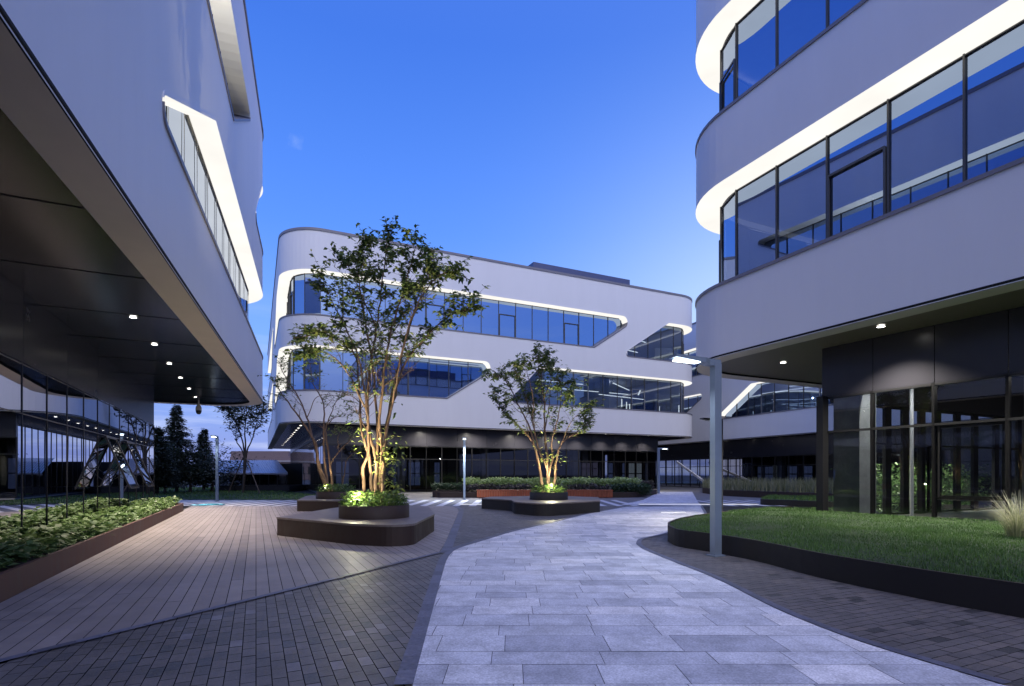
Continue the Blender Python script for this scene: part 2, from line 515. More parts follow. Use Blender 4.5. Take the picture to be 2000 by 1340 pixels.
class MB:
    """Collects shapes in world coordinates and links them as ONE mesh object."""

    def __init__(self):
        self.v, self.f, self.mi, self.sm, self.tone = [], [], [], [], []

    def add(self, verts, faces, mi=0, smooth=False, tone=.5):
        b = len(self.v)
        self.v.extend([tuple(x) for x in verts])
        for f in faces:
            self.f.append(tuple(b + i for i in f))
            self.mi.append(mi)
            self.sm.append(smooth)
            self.tone.append(tone)
        return self

    def quad(self, a, b, c, d, mi=0, smooth=False, tone=.5):
        return self.add([a, b, c, d], [(0, 1, 2, 3)], mi, smooth, tone)

    def obox(self, c, ax, ay, hx, hy, z0, z1, mi=0, tone=.5):
        """Box with horizontal unit axes ax, ay."""
        c = Vector((c[0], c[1], 0))
        ax, ay = Vector((ax[0], ax[1], 0)), Vector((ay[0], ay[1], 0))
        vs = []
        for z in (z0, z1):
            for sx, sy in ((-1, -1), (1, -1), (1, 1), (-1, 1)):
                q = c + ax * hx * sx + ay * hy * sy
                vs.append((q.x, q.y, z))
        return self.add(vs, [(3, 2, 1, 0), (4, 5, 6, 7), (0, 1, 5, 4), (1, 2, 6, 5), (2, 3, 7, 6), (3, 0, 4, 7)], mi, False, tone)

    def psbox(self, p0, p1, s0, s1, z0, z1, mi=0):
        c = F((p0 + p1) / 2, (s0 + s1) / 2)
        return self.obox(c, (NX, NY), (DX, DY), abs(p1 - p0) / 2, abs(s1 - s0) / 2, z0, z1, mi)

    def bar(self, a, b, w, h, mi=0, up=Vector((0, 0, 1))):
        a, b = Vector(a), Vector(b)
        d = (b - a).normalized()
        if abs(d.dot(up)) > .98:
            up = Vector((NX, NY, 0))
        x = d.cross(up).normalized()
        y = x.cross(d).normalized()
        vs = []
        for q in (a, b):
            for sx, sy in ((-1, -1), (1, -1), (1, 1), (-1, 1)):
                vs.append(q + x * (w / 2 * sx) + y * (h / 2 * sy))
        return self.add(vs, [(3, 2, 1, 0), (4, 5, 6, 7), (0, 1, 5, 4), (1, 2, 6, 5), (2, 3, 7, 6), (3, 0, 4, 7)], mi)

    def prism(self, poly, z0, z1, mi=0, mi_top=None, smooth_side=False):
        n = len(poly)
        vs = [(q[0], q[1], z0) for q in poly] + [(q[0], q[1], z1) for q in poly]
        for i in range(n):
            j = (i + 1) % n
            self.add([vs[i], vs[j], vs[n + j], vs[n + i]], [(0, 1, 2, 3)], mi, smooth_side)
        self.add(vs[n:], [tuple(range(n))], mi if mi_top is None else mi_top)
        self.add(vs[:n], [tuple(reversed(range(n)))], mi)
        return self

    def tube(self, pts, rad, n=8, mi=0, cap=True):
        pts = [Vector(q) for q in pts]
        if not isinstance(rad, (list, tuple)):
            rad = [rad] * len(pts)
        vs, fs = [], []
        prev = None
        for i, q in enumerate(pts):
            d = (pts[min(i + 1, len(pts) - 1)] - pts[max(i - 1, 0)])
            d = d.normalized() if d.length > 1e-6 else Vector((0, 0, 1))
            ref = prev if prev is not None else (Vector((1, 0, 0)) if abs(d.x) < .8 else Vector((0, 1, 0)))
            x = (ref - d * ref.dot(d))
            x = x.normalized() if x.length > 1e-6 else d.orthogonal().normalized()
            prev = x
            y = d.cross(x)
            for k in range(n):
                a = 2 * math.pi * k / n
                vs.append(q + (x * math.cos(a) + y * math.sin(a)) * rad[i])
        for i in range(len(pts) - 1):
            for k in range(n):
                k2 = (k + 1) % n
                fs.append((i * n + k, i * n + k2, (i + 1) * n + k2, (i + 1) * n + k))
        b = len(self.v)
        self.add(vs, fs, mi, True)
        if cap:
            self.add(vs[-n:], [tuple(range(n))], mi)
            self.add(vs[:n], [tuple(reversed(range(n)))], mi)
        return self

    def lathe(self, c, prof, n=24, mi=0, smooth=True):
        """prof: list of (radius, z)."""
        vs, fs = [], []
        for r, z in prof:
            for k in range(n):
                a = 2 * math.pi * k / n
                vs.append((c[0] + r * math.cos(a), c[1] + r * math.sin(a), z))
        for i in range(len(prof) - 1):
            for k in range(n):
                k2 = (k + 1) % n
                fs.append((i * n + k, i * n + k2, (i + 1) * n + k2, (i + 1) * n + k))
        return self.add(vs, fs, mi, smooth)

    def disc(self, c, r, n=20, mi=0, down=False):
        vs = [(c[0] + r * math.cos(2 * math.pi * k / n), c[1] + r * math.sin(2 * math.pi * k / n), c[2]) for k in range(n)]
        return self.add(vs, [tuple(reversed(range(n))) if down else tuple(range(n))], mi)

    def build(self, name, mats, parent=None, origin=None, tone=False):
        a = np.array(self.v, dtype=np.float64)
        if origin is None:
            lo, hi = a.min(0), a.max(0)
            origin = Vector(((lo[0] + hi[0]) / 2, (lo[1] + hi[1]) / 2, lo[2]))
        a = a - np.array(origin)
        me = bpy.data.meshes.new(name)
        me.from_pydata(a.tolist(), [], self.f)
        me.polygons.foreach_set('material_index', self.mi)
        me.polygons.foreach_set('use_smooth', self.sm)
        if tone:
            at_ = me.attributes.new('tone', 'FLOAT', 'FACE')
            at_.data.foreach_set('value', self.tone)
        me.update()
        return link(name, me, mats, parent, origin)


def np_mesh(name, verts, faces_n, k, mats, parent=None, origin=(0, 0, 0), tone=None, smooth=False):
    """verts (n,3); faces_n faces of k consecutive vertices each."""
    v = np.asarray(verts, dtype=np.float32) - np.array(origin, dtype=np.float32)
    me = bpy.data.meshes.new(name)
    me.vertices.add(len(v))
    me.vertices.foreach_set('co', v.ravel())
    me.loops.add(faces_n * k)
    me.loops.foreach_set('vertex_index', np.arange(faces_n * k, dtype=np.int32))
    me.polygons.add(faces_n)
    me.polygons.foreach_set('loop_start', np.arange(0, faces_n * k, k, dtype=np.int32))
    me.polygons.foreach_set('loop_total', np.full(faces_n, k, dtype=np.int32))
    if smooth:
        me.polygons.foreach_set('use_smooth', np.ones(faces_n, dtype=bool))
    if tone is not None:
        a = me.attributes.new('tone', 'FLOAT', 'FACE')
        a.data.foreach_set('value', np.asarray(tone, dtype=np.float32))
    me.update()
    me.validate()
    return link(name, me, mats, parent, Vector(origin))


def spot(name, loc, target, energy, col, angle, parent=None, blend=.6, size=.06):
    d = bpy.data.lights.new(name, 'SPOT')
    d.energy, d.color, d.spot_size, d.spot_blend, d.shadow_soft_size = energy, col, R(angle), blend, size
    o = bpy.data.objects.new(name, d)
    COL.objects.link(o)
    po = ORG[parent.name] if parent else Vector((0, 0, 0))
    o.location = Vector(loc) - po
    o.rotation_euler = (Vector(target) - Vector(loc)).to_track_quat('-Z', 'Y').to_euler()
    if parent:
        o.parent = parent
    return o


def pointl(name, loc, energy, col, parent=None, size=.1):
    d = bpy.data.lights.new(name, 'POINT')
    d.energy, d.color, d.shadow_soft_size = energy, col, size
    o = bpy.data.objects.new(name, d)
    COL.objects.link(o)
    o.location = Vector(loc) - (ORG[parent.name] if parent else Vector((0, 0, 0)))
    if parent:
        o.parent = parent
    return o


# ------------------------------------------------------------------ 2-D helpers
def fillet(pts, rads, seg=10, closed=True):
    """Round the corners of a polygon/polyline of 2-D points."""
    out = []
    n = len(pts)
    for i in range(n):
        r = rads[i] if isinstance(rads, (list, tuple)) else rads
        b = Vector(pts[i][:2])
        if r <= 0 or (not closed and i in (0, n - 1)):
            out.append(b)
            continue
        a, c = Vector(pts[i - 1][:2]), Vector(pts[(i + 1) % n][:2])
        u, w = (a - b).normalized(), (c - b).normalized()
        ang = math.acos(max(-1, min(1, u.dot(w))))
        tl = r / math.tan(ang / 2)
        tl = min(tl, (a - b).length * .49, (c - b).length * .49)
        rr = tl * math.tan(ang / 2)
        bis = (u + w).normalized()
        cen = b + bis * (rr / math.sin(ang / 2))
        p0, p1 = b + u * tl, b + w * tl
        a0 = math.atan2(p0.y - cen.y, p0.x - cen.x)
        a1 = math.atan2(p1.y - cen.y, p1.x - cen.x)
        da = (a1 - a0 + math.pi) % (2 * math.pi) - math.pi
        for k in range(seg + 1):
            q = a0 + da * k / seg
            out.append(Vector((cen.x + rr * math.cos(q), cen.y + rr * math.sin(q))))
    return out


def smooth_poly(pts, sub=5, closed=False):
    """Catmull-Rom through points."""
    pts = [Vector(q) for q in pts]
    n = len(pts)
    out = []
    rng = range(n if closed else n - 1)
    for i in rng:
        p0 = pts[(i - 1) % n] if closed or i > 0 else pts[0] * 2 - pts[1]
        p1, p2 = pts[i], pts[(i + 1) % n]
        p3 = pts[(i + 2) % n] if closed or i + 2 < n else pts[-1] * 2 - pts[-2]
        for k in range(sub):
            t = k / sub
            out.append(.5 * ((2 * p1) + (p2 - p0) * t + (2 * p0 - 5 * p1 + 4 * p2 - p3) * t * t + (3 * p1 - p0 - 3 * p2 + p3) * t ** 3))
    if not closed:
        out.append(pts[-1])
    return out


def inside(poly, x, y):
    c = False
    n = len(poly)
    j = n - 1
    for i in range(n):
        xi, yi, xj, yj = poly[i][0], poly[i][1], poly[j][0], poly[j][1]
        if (yi > y) != (yj > y) and x < (xj - xi) * (y - yi) / (yj - yi) + xi:
            c = not c
        j = i
    return c


def clip_rect(poly, rect):
    """Sutherland-Hodgman: polygon clipped by a convex counter-clockwise rect."""
    out = poly
    for i in range(4):
        ax, ay = rect[i]
        bx, by = rect[(i + 1) % 4]
        ex, ey = bx - ax, by - ay
        src, out = out, []
        if not src:
            return []
        pv = src[-1]
        pd = ex * (pv[1] - ay) - ey * (pv[0] - ax)
        for q in src:
            d = ex * (q[1] - ay) - ey * (q[0] - ax)
            if d >= 0:
                if pd < 0:
                    t = pd / (pd - d)
                    out.append((pv[0] + (q[0] - pv[0]) * t, pv[1] + (q[1] - pv[1]) * t))
                out.append((q[0], q[1]))
            elif pd >= 0:
                t = pd / (pd - d)
                out.append((pv[0] + (q[0] - pv[0]) * t, pv[1] + (q[1] - pv[1]) * t))
            pv, pd = q, d
    return out


def area2(poly):
    return sum(poly[i - 1][0] * poly[i][1] - poly[i][0] * poly[i - 1][1] for i in range(len(poly)))


def paving(mb, poly, axis, rows, lengths, gap, z, tone_fn, skip=(), stagger=.5, mi=0, jitter=.0012):
    """Lay courses of units over a polygon. axis = direction of the courses; units run along it."""
    if area2(poly) < 0:
        poly = list(reversed(poly))
    poly = [(q[0], q[1]) for q in poly]
    ax = Vector(axis).normalized()
    ay = Vector((-ax.y, ax.x))
    us = [q[0] * ax.x + q[1] * ax.y for q in poly]
    vs = [q[0] * ay.x + q[1] * ay.y for q in poly]
    u0, u1, v0, v1 = min(us), max(us), min(vs), max(vs)
    v = math.floor(v0 / sum(rows)) * sum(rows)
    k = 0
    while v < v1:
        h = rows[k % len(rows)]
        u = math.floor(u0) - 1 - (stagger * lengths[0] * (k % 2) if stagger >= 0 else random.random() * lengths[0])
        while u < u1:
            L = lengths[0] if len(lengths) == 1 else random.choice(lengths)
            if v + h > v0 and u + L > u0:
                g = gap / 2
                rect = []
                for du, dv in ((g, g), (L - g, g), (L - g, h - g), (g, h - g)):
                    uu, vv = u + du, v + dv
                    rect.append((uu * ax.x + vv * ay.x, uu * ax.y + vv * ay.y))
                cx, cy = sum(q[0] for q in rect) / 4, sum(q[1] for q in rect) / 4
                hid = False
                for sp in skip:
                    if all(inside(sp, *q) for q in rect) and inside(sp, cx, cy):
                        hid = True
                        break
                if not hid:
                    ins = [inside(poly, *q) for q in rect]
                    if all(ins):
                        c = rect
                    else:
                        c = clip_rect(poly, rect)
                    if len(c) >= 3 and abs(area2(c)) > 1e-4:
                        dz = random.uniform(-jitter, jitter)
                        sl = .003 * min(1.0, (.25 / L) ** 1.3)
                        sx, sy = random.uniform(-sl, sl), random.uniform(-sl, sl)
                        mb.add([(q[0], q[1], z + dz + (q[0] - cx) * sx + (q[1] - cy) * sy) for q in c], [tuple(range(len(c)))], mi, False, tone_fn(cx, cy))
            u += L
        v += h
        k += 1


def flat(mb, poly, z, mi=0):
    if area2(poly) < 0:
        poly = list(reversed(poly))
    mb.add([(q[0], q[1], z) for q in poly], [tuple(range(len(poly)))], mi)


def band(mb, line, w, z, unit=.3, side=1, mi=0):
    """A course of edging stones along a polyline (to its left when side = 1)."""
    line = [Vector((q[0], q[1])) for q in line]
    acc = [0]
    for i in range(1, len(line)):
        acc.append(acc[-1] + (line[i] - line[i - 1]).length)

    def pos(t):
        for i in range(1, len(line)):
            if t <= acc[i] or i == len(line) - 1:
                f = (t - acc[i - 1]) / max(1e-6, acc[i] - acc[i - 1])
                p_ = line[i - 1].lerp(line[i], f)
                i0, i1 = max(0, i - 2), min(len(line) - 1, i + 1)
                d_ = (line[i1] - line[i0]).normalized()
                return p_, Vector((-d_.y, d_.x)) * side
    t = 0
    while t < acc[-1] - .02:
        t2 = min(t + unit, acc[-1])
        p0, n0 = pos(t + .003)
        p1, n1 = pos(t2 - .003)
        vs = [p0, p1, p1 + n1 * w, p0 + n0 * w]
        if side < 0:
            vs.reverse()
        mb.add([(q.x, q.y, z + random.uniform(-.001, .001)) for q in vs], [(0, 1, 2, 3)], mi, False, random.random())
        t = t2


# ------------------------------------------------------------------ plan paths of the buildings
class Path:
    """Plan line in the (p, s) frame with rounded corners; outward is to the right of travel."""

    def __init__(self, pts, r):
        self.q = fillet(pts, r, seg=14, closed=False)
        self.a = [0.0]
        for i in range(1, len(self.q)):
            self.a.append(self.a[-1] + (self.q[i] - self.q[i - 1]).length)
        self.L = self.a[-1]
        self.nor = []
        n = len(self.q)
        for i in range(n):
            d = Vector((0, 0))
            if i > 0:
                d += (self.q[i] - self.q[i - 1]).normalized()
            if i < n - 1:
                d += (self.q[i + 1] - self.q[i]).normalized()
            d.normalize()
            self.nor.append(Vector((d.y, -d.x)))

    def at(self, t, off=0.0):
        t = max(0, min(self.L, t))
        for i in range(1, len(self.q)):
            if t <= self.a[i] or i == len(self.q) - 1:
                f = (t - self.a[i - 1]) / max(1e-9, self.a[i] - self.a[i - 1])
                n = self.nor[i - 1].lerp(self.nor[i], f).normalized()
                return self.q[i - 1].lerp(self.q[i], f) - n * off
        return self.q[-1]

    def w(self, t, off=0.0, z=0.0):
        c = self.at(t, off)
        return F(c.x, c.y, z)

    def proj(self, p, s):
        x = Vector((p, s))
        best, bt = 1e9, 0
        for i in range(1, len(self.q)):
            a, b = self.q[i - 1], self.q[i]
            ab = b - a
            f = max(0, min(1, (x - a).dot(ab) / ab.length_squared))
            d = (a + ab * f - x).length
            if d < best:
                best, bt = d, self.a[i - 1] + f * ab.length
        return bt

    def ts(self, t0, t1, step, arcs=True):
        """Sample parameters between t0 and t1: every vertex of a corner arc plus regular steps."""
        out = {round(t0, 4), round(t1, 4)}
        if arcs:
            for x in self.a:
                if t0 < x < t1:
                    out.add(round(x, 4))
        k = max(1, int(math.ceil((t1 - t0) / step)))
        for i in range(k):
            out.add(round(t0 + (t1 - t0) * i / k, 4))
        o = sorted(out)
        return [o[0]] + [o[i] for i in range(1, len(o)) if o[i] - o[i - 1] > .015]


LV = (5.1, 7.37, 10.44, 12.6, 15.67, 18.5)


def span_at(poly, t):
    """Lowest and highest z of a (t, z) polygon on the line t."""
    zs = []
    n = len(poly)
    for i in range(n):
        a, b = poly[i - 1], poly[i]
        if a.x == b.x:
            if abs(a.x - t) < 1e-9:
                zs += [a.y, b.y]
            continue
        if min(a.x, b.x) - 1e-9 <= t <= max(a.x, b.x) + 1e-9:
            zs.append(a.y + (b.y - a.y) * (t - a.x) / (b.x - a.x))
    return (min(zs), max(zs)) if zs else None


RECESS = .8


def building(name, label, path, windows, origin, group='white ribbon window office buildings', cove='cove', pane=1.55, joints=None, rec=RECESS,
             soffit_mat='soffit', close=None, z_off=0.0, roof=True, sash_every=4, floors=True):
    """windows: list of dict(row, poly [(t,z)...], rad [...], label, dim_from)."""
    root = empty(name, F(*origin), label, 'building', group)
    # --- white shell with its ribbon openings
    rows = {0: [], 1: []}
    for w in windows:
        w['q'] = fillet(w['poly'], w['rad'], seg=8)
        w['t0'], w['t1'] = min(q.x for q in w['q']), max(q.x for q in w['q'])
        rows[w['row']].append(w)
    knots = set(path.ts(0, path.L, .4))
    for w in windows:
        for q in w['q']:
            knots.add(round(q.x, 4))
    kn = sorted(knots)
    kn = [kn[0]] + [kn[i] for i in range(1, len(kn)) if kn[i] - kn[i - 1] > .004]
    sh = MB()

    def hole(row, ta, tb):
        """Bottom and top of the opening at the two ends of a column, or None."""
        tm = (ta + tb) / 2
        for w in rows[row]:
            if w['t0'] - 1e-6 <= tm <= w['t1'] + 1e-6:
                a = span_at(w['q'], max(ta, w['t0'] + 1e-5))
                b = span_at(w['q'], min(tb, w['t1'] - 1e-5))
                if a and b:
                    return a, b
        return None
    for i in range(len(kn) - 1):
        ta, tb = kn[i], kn[i + 1]
        la, lb = LV[0], LV[0]
        for row in (0, 1):
            h = hole(row, ta, tb)
            if h is None:
                continue
            (a0, a1), (b0, b1) = h
            sh.quad(path.w(ta, 0, la), path.w(tb, 0, lb), path.w(tb, 0, b0), path.w(ta, 0, a0), 0, True)
            la, lb = a1, b1
        sh.quad(path.w(ta, 0, la), path.w(tb, 0, lb), path.w(tb, 0, LV[5]), path.w(ta, 0, LV[5]), 0, True)
    shell = sh.build('facade_shell', M['white'], root)
    # --- parapet coping
    cp = MB()
    tt = path.ts(0, path.L, 2.5)
    for i in range(len(tt) - 1):
        a, b = tt[i], tt[i + 1]
        z = LV[5]
        prof = [(-.05, z - .14), (-.05, z + .04), (.30, z + .05), (.30, z - .3)]
        for k in range(3):
            o0, z0 = prof[k]
            o1, z1 = prof[k + 1]
            cp.quad(path.w(a, o0, z0), path.w(b, o0, z0), path.w(b, o1, z1), path.w(a, o1, z1), 0, True)
        cp.quad(path.w(a, .0, z - .14), path.w(b, .0, z - .14), path.w(b, -.05, z - .14), path.w(a, -.05, z - .14), 0, True)
    cp.build('parapet_coping', M['coping'], root)
    # --- windows
    for wi, w in enumerate(windows):
        t0, t1 = w['t0'], w['t1']
        zb = min(q.y for q in w['q'])
        zt = max(q.y for q in w['q'])
        ks = [k for k in kn if t0 - 1e-6 <= k <= t1 + 1e-6]
        ks = sorted(set([t0 + 1e-5, t1 - 1e-5] + ks))
        sp = [(t, span_at(w['q'], min(max(t, t0 + 1e-5), t1 - 1e-5))) for t in ks]
        # glass, one flat pane between each pair of mullions
        k = max(1, round((t1 - t0) / pane))
        mt = [t0 + (t1 - t0) * i / k for i in range(k + 1)]
        gl = MB()
        for i in range(k):
            a, b = path.w(mt[i], rec, 0), path.w(mt[i + 1], rec, 0)
            e_ = Vector((b.x - a.x, b.y - a.y)).normalized()
            o_ = [Vector((e_.y, -e_.x)) * random.uniform(-.007, .007) for _ in range(3)]
            o_.append(o_[0] - o_[1] + o_[2])
            gl.quad((a.x + o_[0].x, a.y + o_[0].y, zb - .05), (b.x + o_[1].x, b.y + o_[1].y, zb - .05),
                    (b.x + o_[2].x, b.y + o_[2].y, zt + .05), (a.x + o_[3].x, a.y + o_[3].y, zt + .05))
        gw = gl.build('ribbon_window', M[w.get('glass', 'glass_up')], root)
        if w.get('label'):
            gw['label'] = w['label']
        fr = MB()
        for i, t in enumerate(mt):
            c = path.w(t, rec - .03)
            e = path.w(t + .05, rec - .03) - path.w(t - .05, rec - .03)
            e = Vector((e.x, e.y)).normalized()
            fr.obox(c, e, (-e.y, e.x), w.get('mull', .018), w.get('mdep', .025), zb - .05, zt + .05)
        for i in range(k):      # head and foot rails
            for z in (zb + .03, zt - .03):
                a, b = path.w(mt[i], rec - .02, z), path.w(mt[i + 1], rec - .02, z)
                fr.bar(a, b, .05, .03)
        fr.build('window_frame', M[w.get('frame', 'frame_up')], gw)
        # opening lights
        for i in range(k):
            if w.get('sash', 1) < 50 and (i + w.get('sash', 1)) % sash_every == 0 and 1 < i < k - 2:
                a, b = path.w(mt[i] + .06, rec - .05, zb + .12), path.w(mt[i + 1] - .06, rec - .05, zb + .12)
                up = Vector((0, 0, (zt - zb) * .60))
                sm_ = MB()
                for q0, q1 in ((a, b), (b, b + up), (b + up, a + up), (a + up, a)):
                    sm_.bar(q0, q1, .055, .06)
                sm_.build('opening_sash', M['frame_light' if w.get('bright') else 'frame_up'], gw)
        # lit ceiling of the recess and the sill below
        cv, sl = MB(), MB()
        for i in range(len(sp) - 1):
            (ta, (a0, a1)), (tb, (b0, b1)) = sp[i], sp[i + 1]
            if tb - ta < 1e-6:
                continue
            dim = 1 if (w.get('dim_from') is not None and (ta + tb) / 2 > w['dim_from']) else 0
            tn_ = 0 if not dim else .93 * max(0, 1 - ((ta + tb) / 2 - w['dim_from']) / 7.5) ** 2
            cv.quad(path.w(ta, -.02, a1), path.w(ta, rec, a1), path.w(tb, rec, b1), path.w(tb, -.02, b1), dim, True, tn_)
            cv.quad(path.w(ta, -.02, a1), path.w(tb, -.02, b1), path.w(tb, -.02, b1 + .07), path.w(ta, -.02, a1 + .07), 2, True)
            cv.quad(path.w(ta, -.02, a1 + .07), path.w(tb, -.02, b1 + .07), path.w(tb, .02, b1 + .07), path.w(ta, .02, a1 + .07), 2, True)
            sl.quad(path.w(ta, -.035, a0), path.w(tb, -.035, b0), path.w(tb, rec, b0), path.w(ta, rec, a0), 0, True)
            sl.quad(path.w(ta, -.035, a0 - .09), path.w(tb, -.035, b0 - .09), path.w(tb, -.035, b0), path.w(ta, -.035, a0), 0, True)
            sl.quad(path.w(ta, .01, a0 - .09), path.w(tb, .01, b0 - .09), path.w(tb, -.035, b0 - .09), path.w(ta, -.035, a0 - .09), 0, True)
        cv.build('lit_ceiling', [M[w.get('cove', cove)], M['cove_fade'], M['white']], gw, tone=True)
        sl.build('window_sill', M['coping'], gw)
        # guard rail inside
        if w.get('rail'):
            ra = MB()
            tr = path.ts(w['rail'][0], w['rail'][1], 1.2)
            for i in range(len(tr) - 1):
                a, b = path.w(tr[i], rec + .55, zb + .50), path.w(tr[i + 1], rec + .55, zb + .50)
                ra.bar(a, b, .10, .16)
                ra.bar(Vector((a.x, a.y, zb - .6)), Vector((a.x, a.y, zb + .45)), .04, .04, 1)
            ra.build('guard_rail', [M['rail'], M['frame']], gw)
    # --- underside
    so = MB()
    tt = path.ts(0, path.L, 3)
    for i in range(len(tt) - 1):
        a, b = tt[i], tt[i + 1]
        so.quad(path.w(a, .02, LV[0]), path.w(b, .02, LV[0]), path.w(b, .58, LV[0]), path.w(a, .58, LV[0]), 0, True)
        so.quad(path.w(a, .58, LV[0]), path.w(b, .58, LV[0]), path.w(b, .58, LV[0] + .06), path.w(a, .58, LV[0] + .06), 1, True)
        so.quad(path.w(a, -.015, LV[0] + .035), path.w(b, -.015, LV[0] + .035), path.w(b, .02, LV[0]), path.w(a, .02, LV[0]), 1, True)
        so.quad(path.w(a, -.015, LV[0] + .07), path.w(b, -.015, LV[0] + .07), path.w(b, -.015, LV[0] + .035), path.w(a, -.015, LV[0] + .035), 1, True)
    so.build('soffit_edge', [M['soffit_edge'], M['joint']], root)

    def ring(off, z, nm, mt_, extra=0.0):
        pl = [path.w(t, off, z) for t in path.ts(0, path.L, 6)]
        for c in close:
            pl.append(F(c[0], c[1], z))
        mb = MB()
        mb.add(pl, [tuple(range(len(pl)))])
        if joints:
            joints(mb)
        return mb.build(nm, [mt_, M['joint']], root)

    def slab(off, z0, z1, nm, mts):
        pl = [path.w(t, off, 0) for t in path.ts(0, path.L, 6)]
        for c in close:
            pl.append(F(c[0], c[1], 0))
        mb = MB()
        mb.prism([(q.x, q.y) for q in pl], z0, z1, 0, 1)
        return mb.build(nm, mts, root)
    ring(.56, LV[0] + .06, 'dark_soffit', M[soffit_mat])
    if floors:
        slab(rec + .12, 5.25, 6.45, 'floor_slab', [M['ceil_in'], M['floor_in']])
        slab(rec + .12, 10.62, 11.6, 'floor_slab', [M['ceil_in'], M['floor_in']])
        slab(.30, 15.85, 17.6, 'roof_slab', [M['ceil_in'], M['roof']])
        cw = MB()
        tt = path.ts(0, path.L, 6)
        for i in range(len(tt) - 1):
            a, b = tt[i], tt[i + 1]
            cw.quad(path.w(a, 9, 6.4), path.w(b, 9, 6.4), path.w(b, 9, 15.9), path.w(a, 9, 15.9))
        cw.build('core_wall', M['core'], root)
    return root


def downlight(root, p, s, z, energy=0, col=(1, .93, .82), angle=110, lens='lens', r=.085):
    c = F(p, s, z)
    mb = MB()
    mb.lathe(c, [(r * 1.35, z), (r * 1.35, z - .018), (r, z - .02), (r, z - .004)], 18)
    d = mb.build('downlight', M['steel_dark'], root)
    ln = MB()
    ln.disc((c.x, c.y, z - .012), r * .98, 16, down=True)
    ln.build('lamp_lens', M[lens], d)
    if energy:
        spot('downlight_beam', (c.x, c.y, z - .05), (c.x, c.y, 0), energy, col, angle, d, .8, .06)
    return d


def glazed_bay(root, a, b, zs, k, glass_m, frame_m='frame', depth=.10, name='glazed_bay', transoms=(), mull=.03):
    """A bay of storefront glass between plan points a and b (world): k panes, frame as sub-part."""
    a, b = Vector((a.x, a.y)), Vector((b.x, b.y))
    z0, z1 = zs
    e = (b - a).normalized()
    mb = MB()
    for i in range(k):
        q0, q1 = a.lerp(b, i / k), a.lerp(b, (i + 1) / k)
        mb.quad((q0.x, q0.y, z0), (q1.x, q1.y, z0), (q1.x, q1.y, z1), (q0.x, q0.y, z1))
    g = mb.build(name, M[glass_m], root)
    fr = MB()
    for i in range(k + 1):
        q = a.lerp(b, i / k)
        fr.obox(q, e, (-e.y, e.x), mull, depth / 2, z0, z1)
    for z in (z0 + .04, z1 - .04) + tuple(transoms):
        fr.bar((a.x, a.y, z), (b.x, b.y, z), depth * .95, mull * 2)
    fr.build('bay_frame', M[frame_m], g)
    return g


# ================================================================== GROUND
gm = MB()
gm.quad((-900, -600, -.06), (900, -600, -.06), (900, 1500, -.06), (-900, 1500, -.06))
tag(gm.build('ground', M['ground']), kind='structure')


def gxy(u, v):
    q = G(u, v)
    return (q.x, q.y)


stone_left = smooth_poly([Vector(gxy(*q)) for q in ((806, 1340), (852, 1166), (869, 1104), (874, 1092), (880, 1083), (897, 1071), (950, 1054.5),
                                                    (1009, 1037), (1086, 1019.5), (1142, 1005.5), (1223, 990))], 5)
stone_right = smooth_poly([Vector(gxy(*q)) for q in ((1960, 1340), (1840, 1304), (1660, 1248), (1520, 1192), (1400, 1132), (1320, 1100), (1262, 1076),
                                                     (1246, 1066), (1243, 1060), (1252, 1052), (1300, 1041.5), (1345, 1022), (1375, 1008), (1368, 989))], 5)
near_l, near_r = Vector((-.36, 2.2)), Vector((5.05, 2.2))
stone_poly = [near_l] + stone_left + list(reversed(stone_right)) + [near_r]
deck_nw = F(-2.75, 27.6)
deck_poly = [F(-2.75, 1.0)[:2], gxy(0, 1290), gxy(499, 1167.5), gxy(858, 1079), gxy(867, 1066), gxy(897, 1000), gxy(893, 992), gxy(880, 988.5), gxy(700, 989), (deck_nw.x, G(0, 989).y)]
deck_poly[0] = (-5.9, 1.2)
pl_line = [F(-2.75, s_) for s_ in (27.3, 4.0)]
deck_poly = [(pl_line[1].x, pl_line[1].y), (-5.30, 2.2), gxy(0, 1290), gxy(499, 1167.5), gxy(858, 1079), gxy(868, 1064), gxy(896, 1000), gxy(893, 993),
             gxy(882, 989), (F(-2.75, (G(0, 989).y + 2.75 * .4266) / .9044).x, G(0, 989).y)]
STR0, STR1 = G(0, 989).y, G(0, 977).y

brick_all = [(-9.0, 2.0), (11.0, 2.0), (14.5, STR0), (-4.0, STR0)]
br_left = [(-9.0, 2.0), (1.2, 2.0), (1.2, 9.0), (4.2, 17.0), (7.2, STR0), (-4.2, STR0), (-4.2, 6.0)]
bb = MB()
flat(bb, [(-12, 1.5), (12, 1.5), (15, STR0), (-13, STR0)], -.014)
tag(bb.build('paving_bed', M['joint']), kind='structure')


def tone_brick(x, y):
    r_ = random.random()
    return .1 + .55 * random.random() if r_ < .9 else (.95 if r_ < .95 else .0)


mb = MB()
paving(mb, br_left, (DX, DY), [.106], [.212], .007, 0.0, tone_brick, skip=(stone_poly, deck_poly), stagger=.5)
tag(mb.build('brick_paving', M['brick'], tone=True), kind='structure')

br_right = [(1.0, 2.0), (9.5, 2.0), (9.5, 9.0), (7.5, 14.0), (7.0, STR0), (4.0, STR0), (2.2, 12.5), (1.6, 9.0)]
mb = MB()
paving(mb, br_right, (NX, NY), [.106], [.212], .006, 0.0, lambda x, y: 0.0 if random.random() < .05 else .25 + .7 * random.random(), skip=(stone_poly,), stagger=.5)
tag(mb.build('brick_footpath', M['brick_brown'], tone=True), kind='structure')

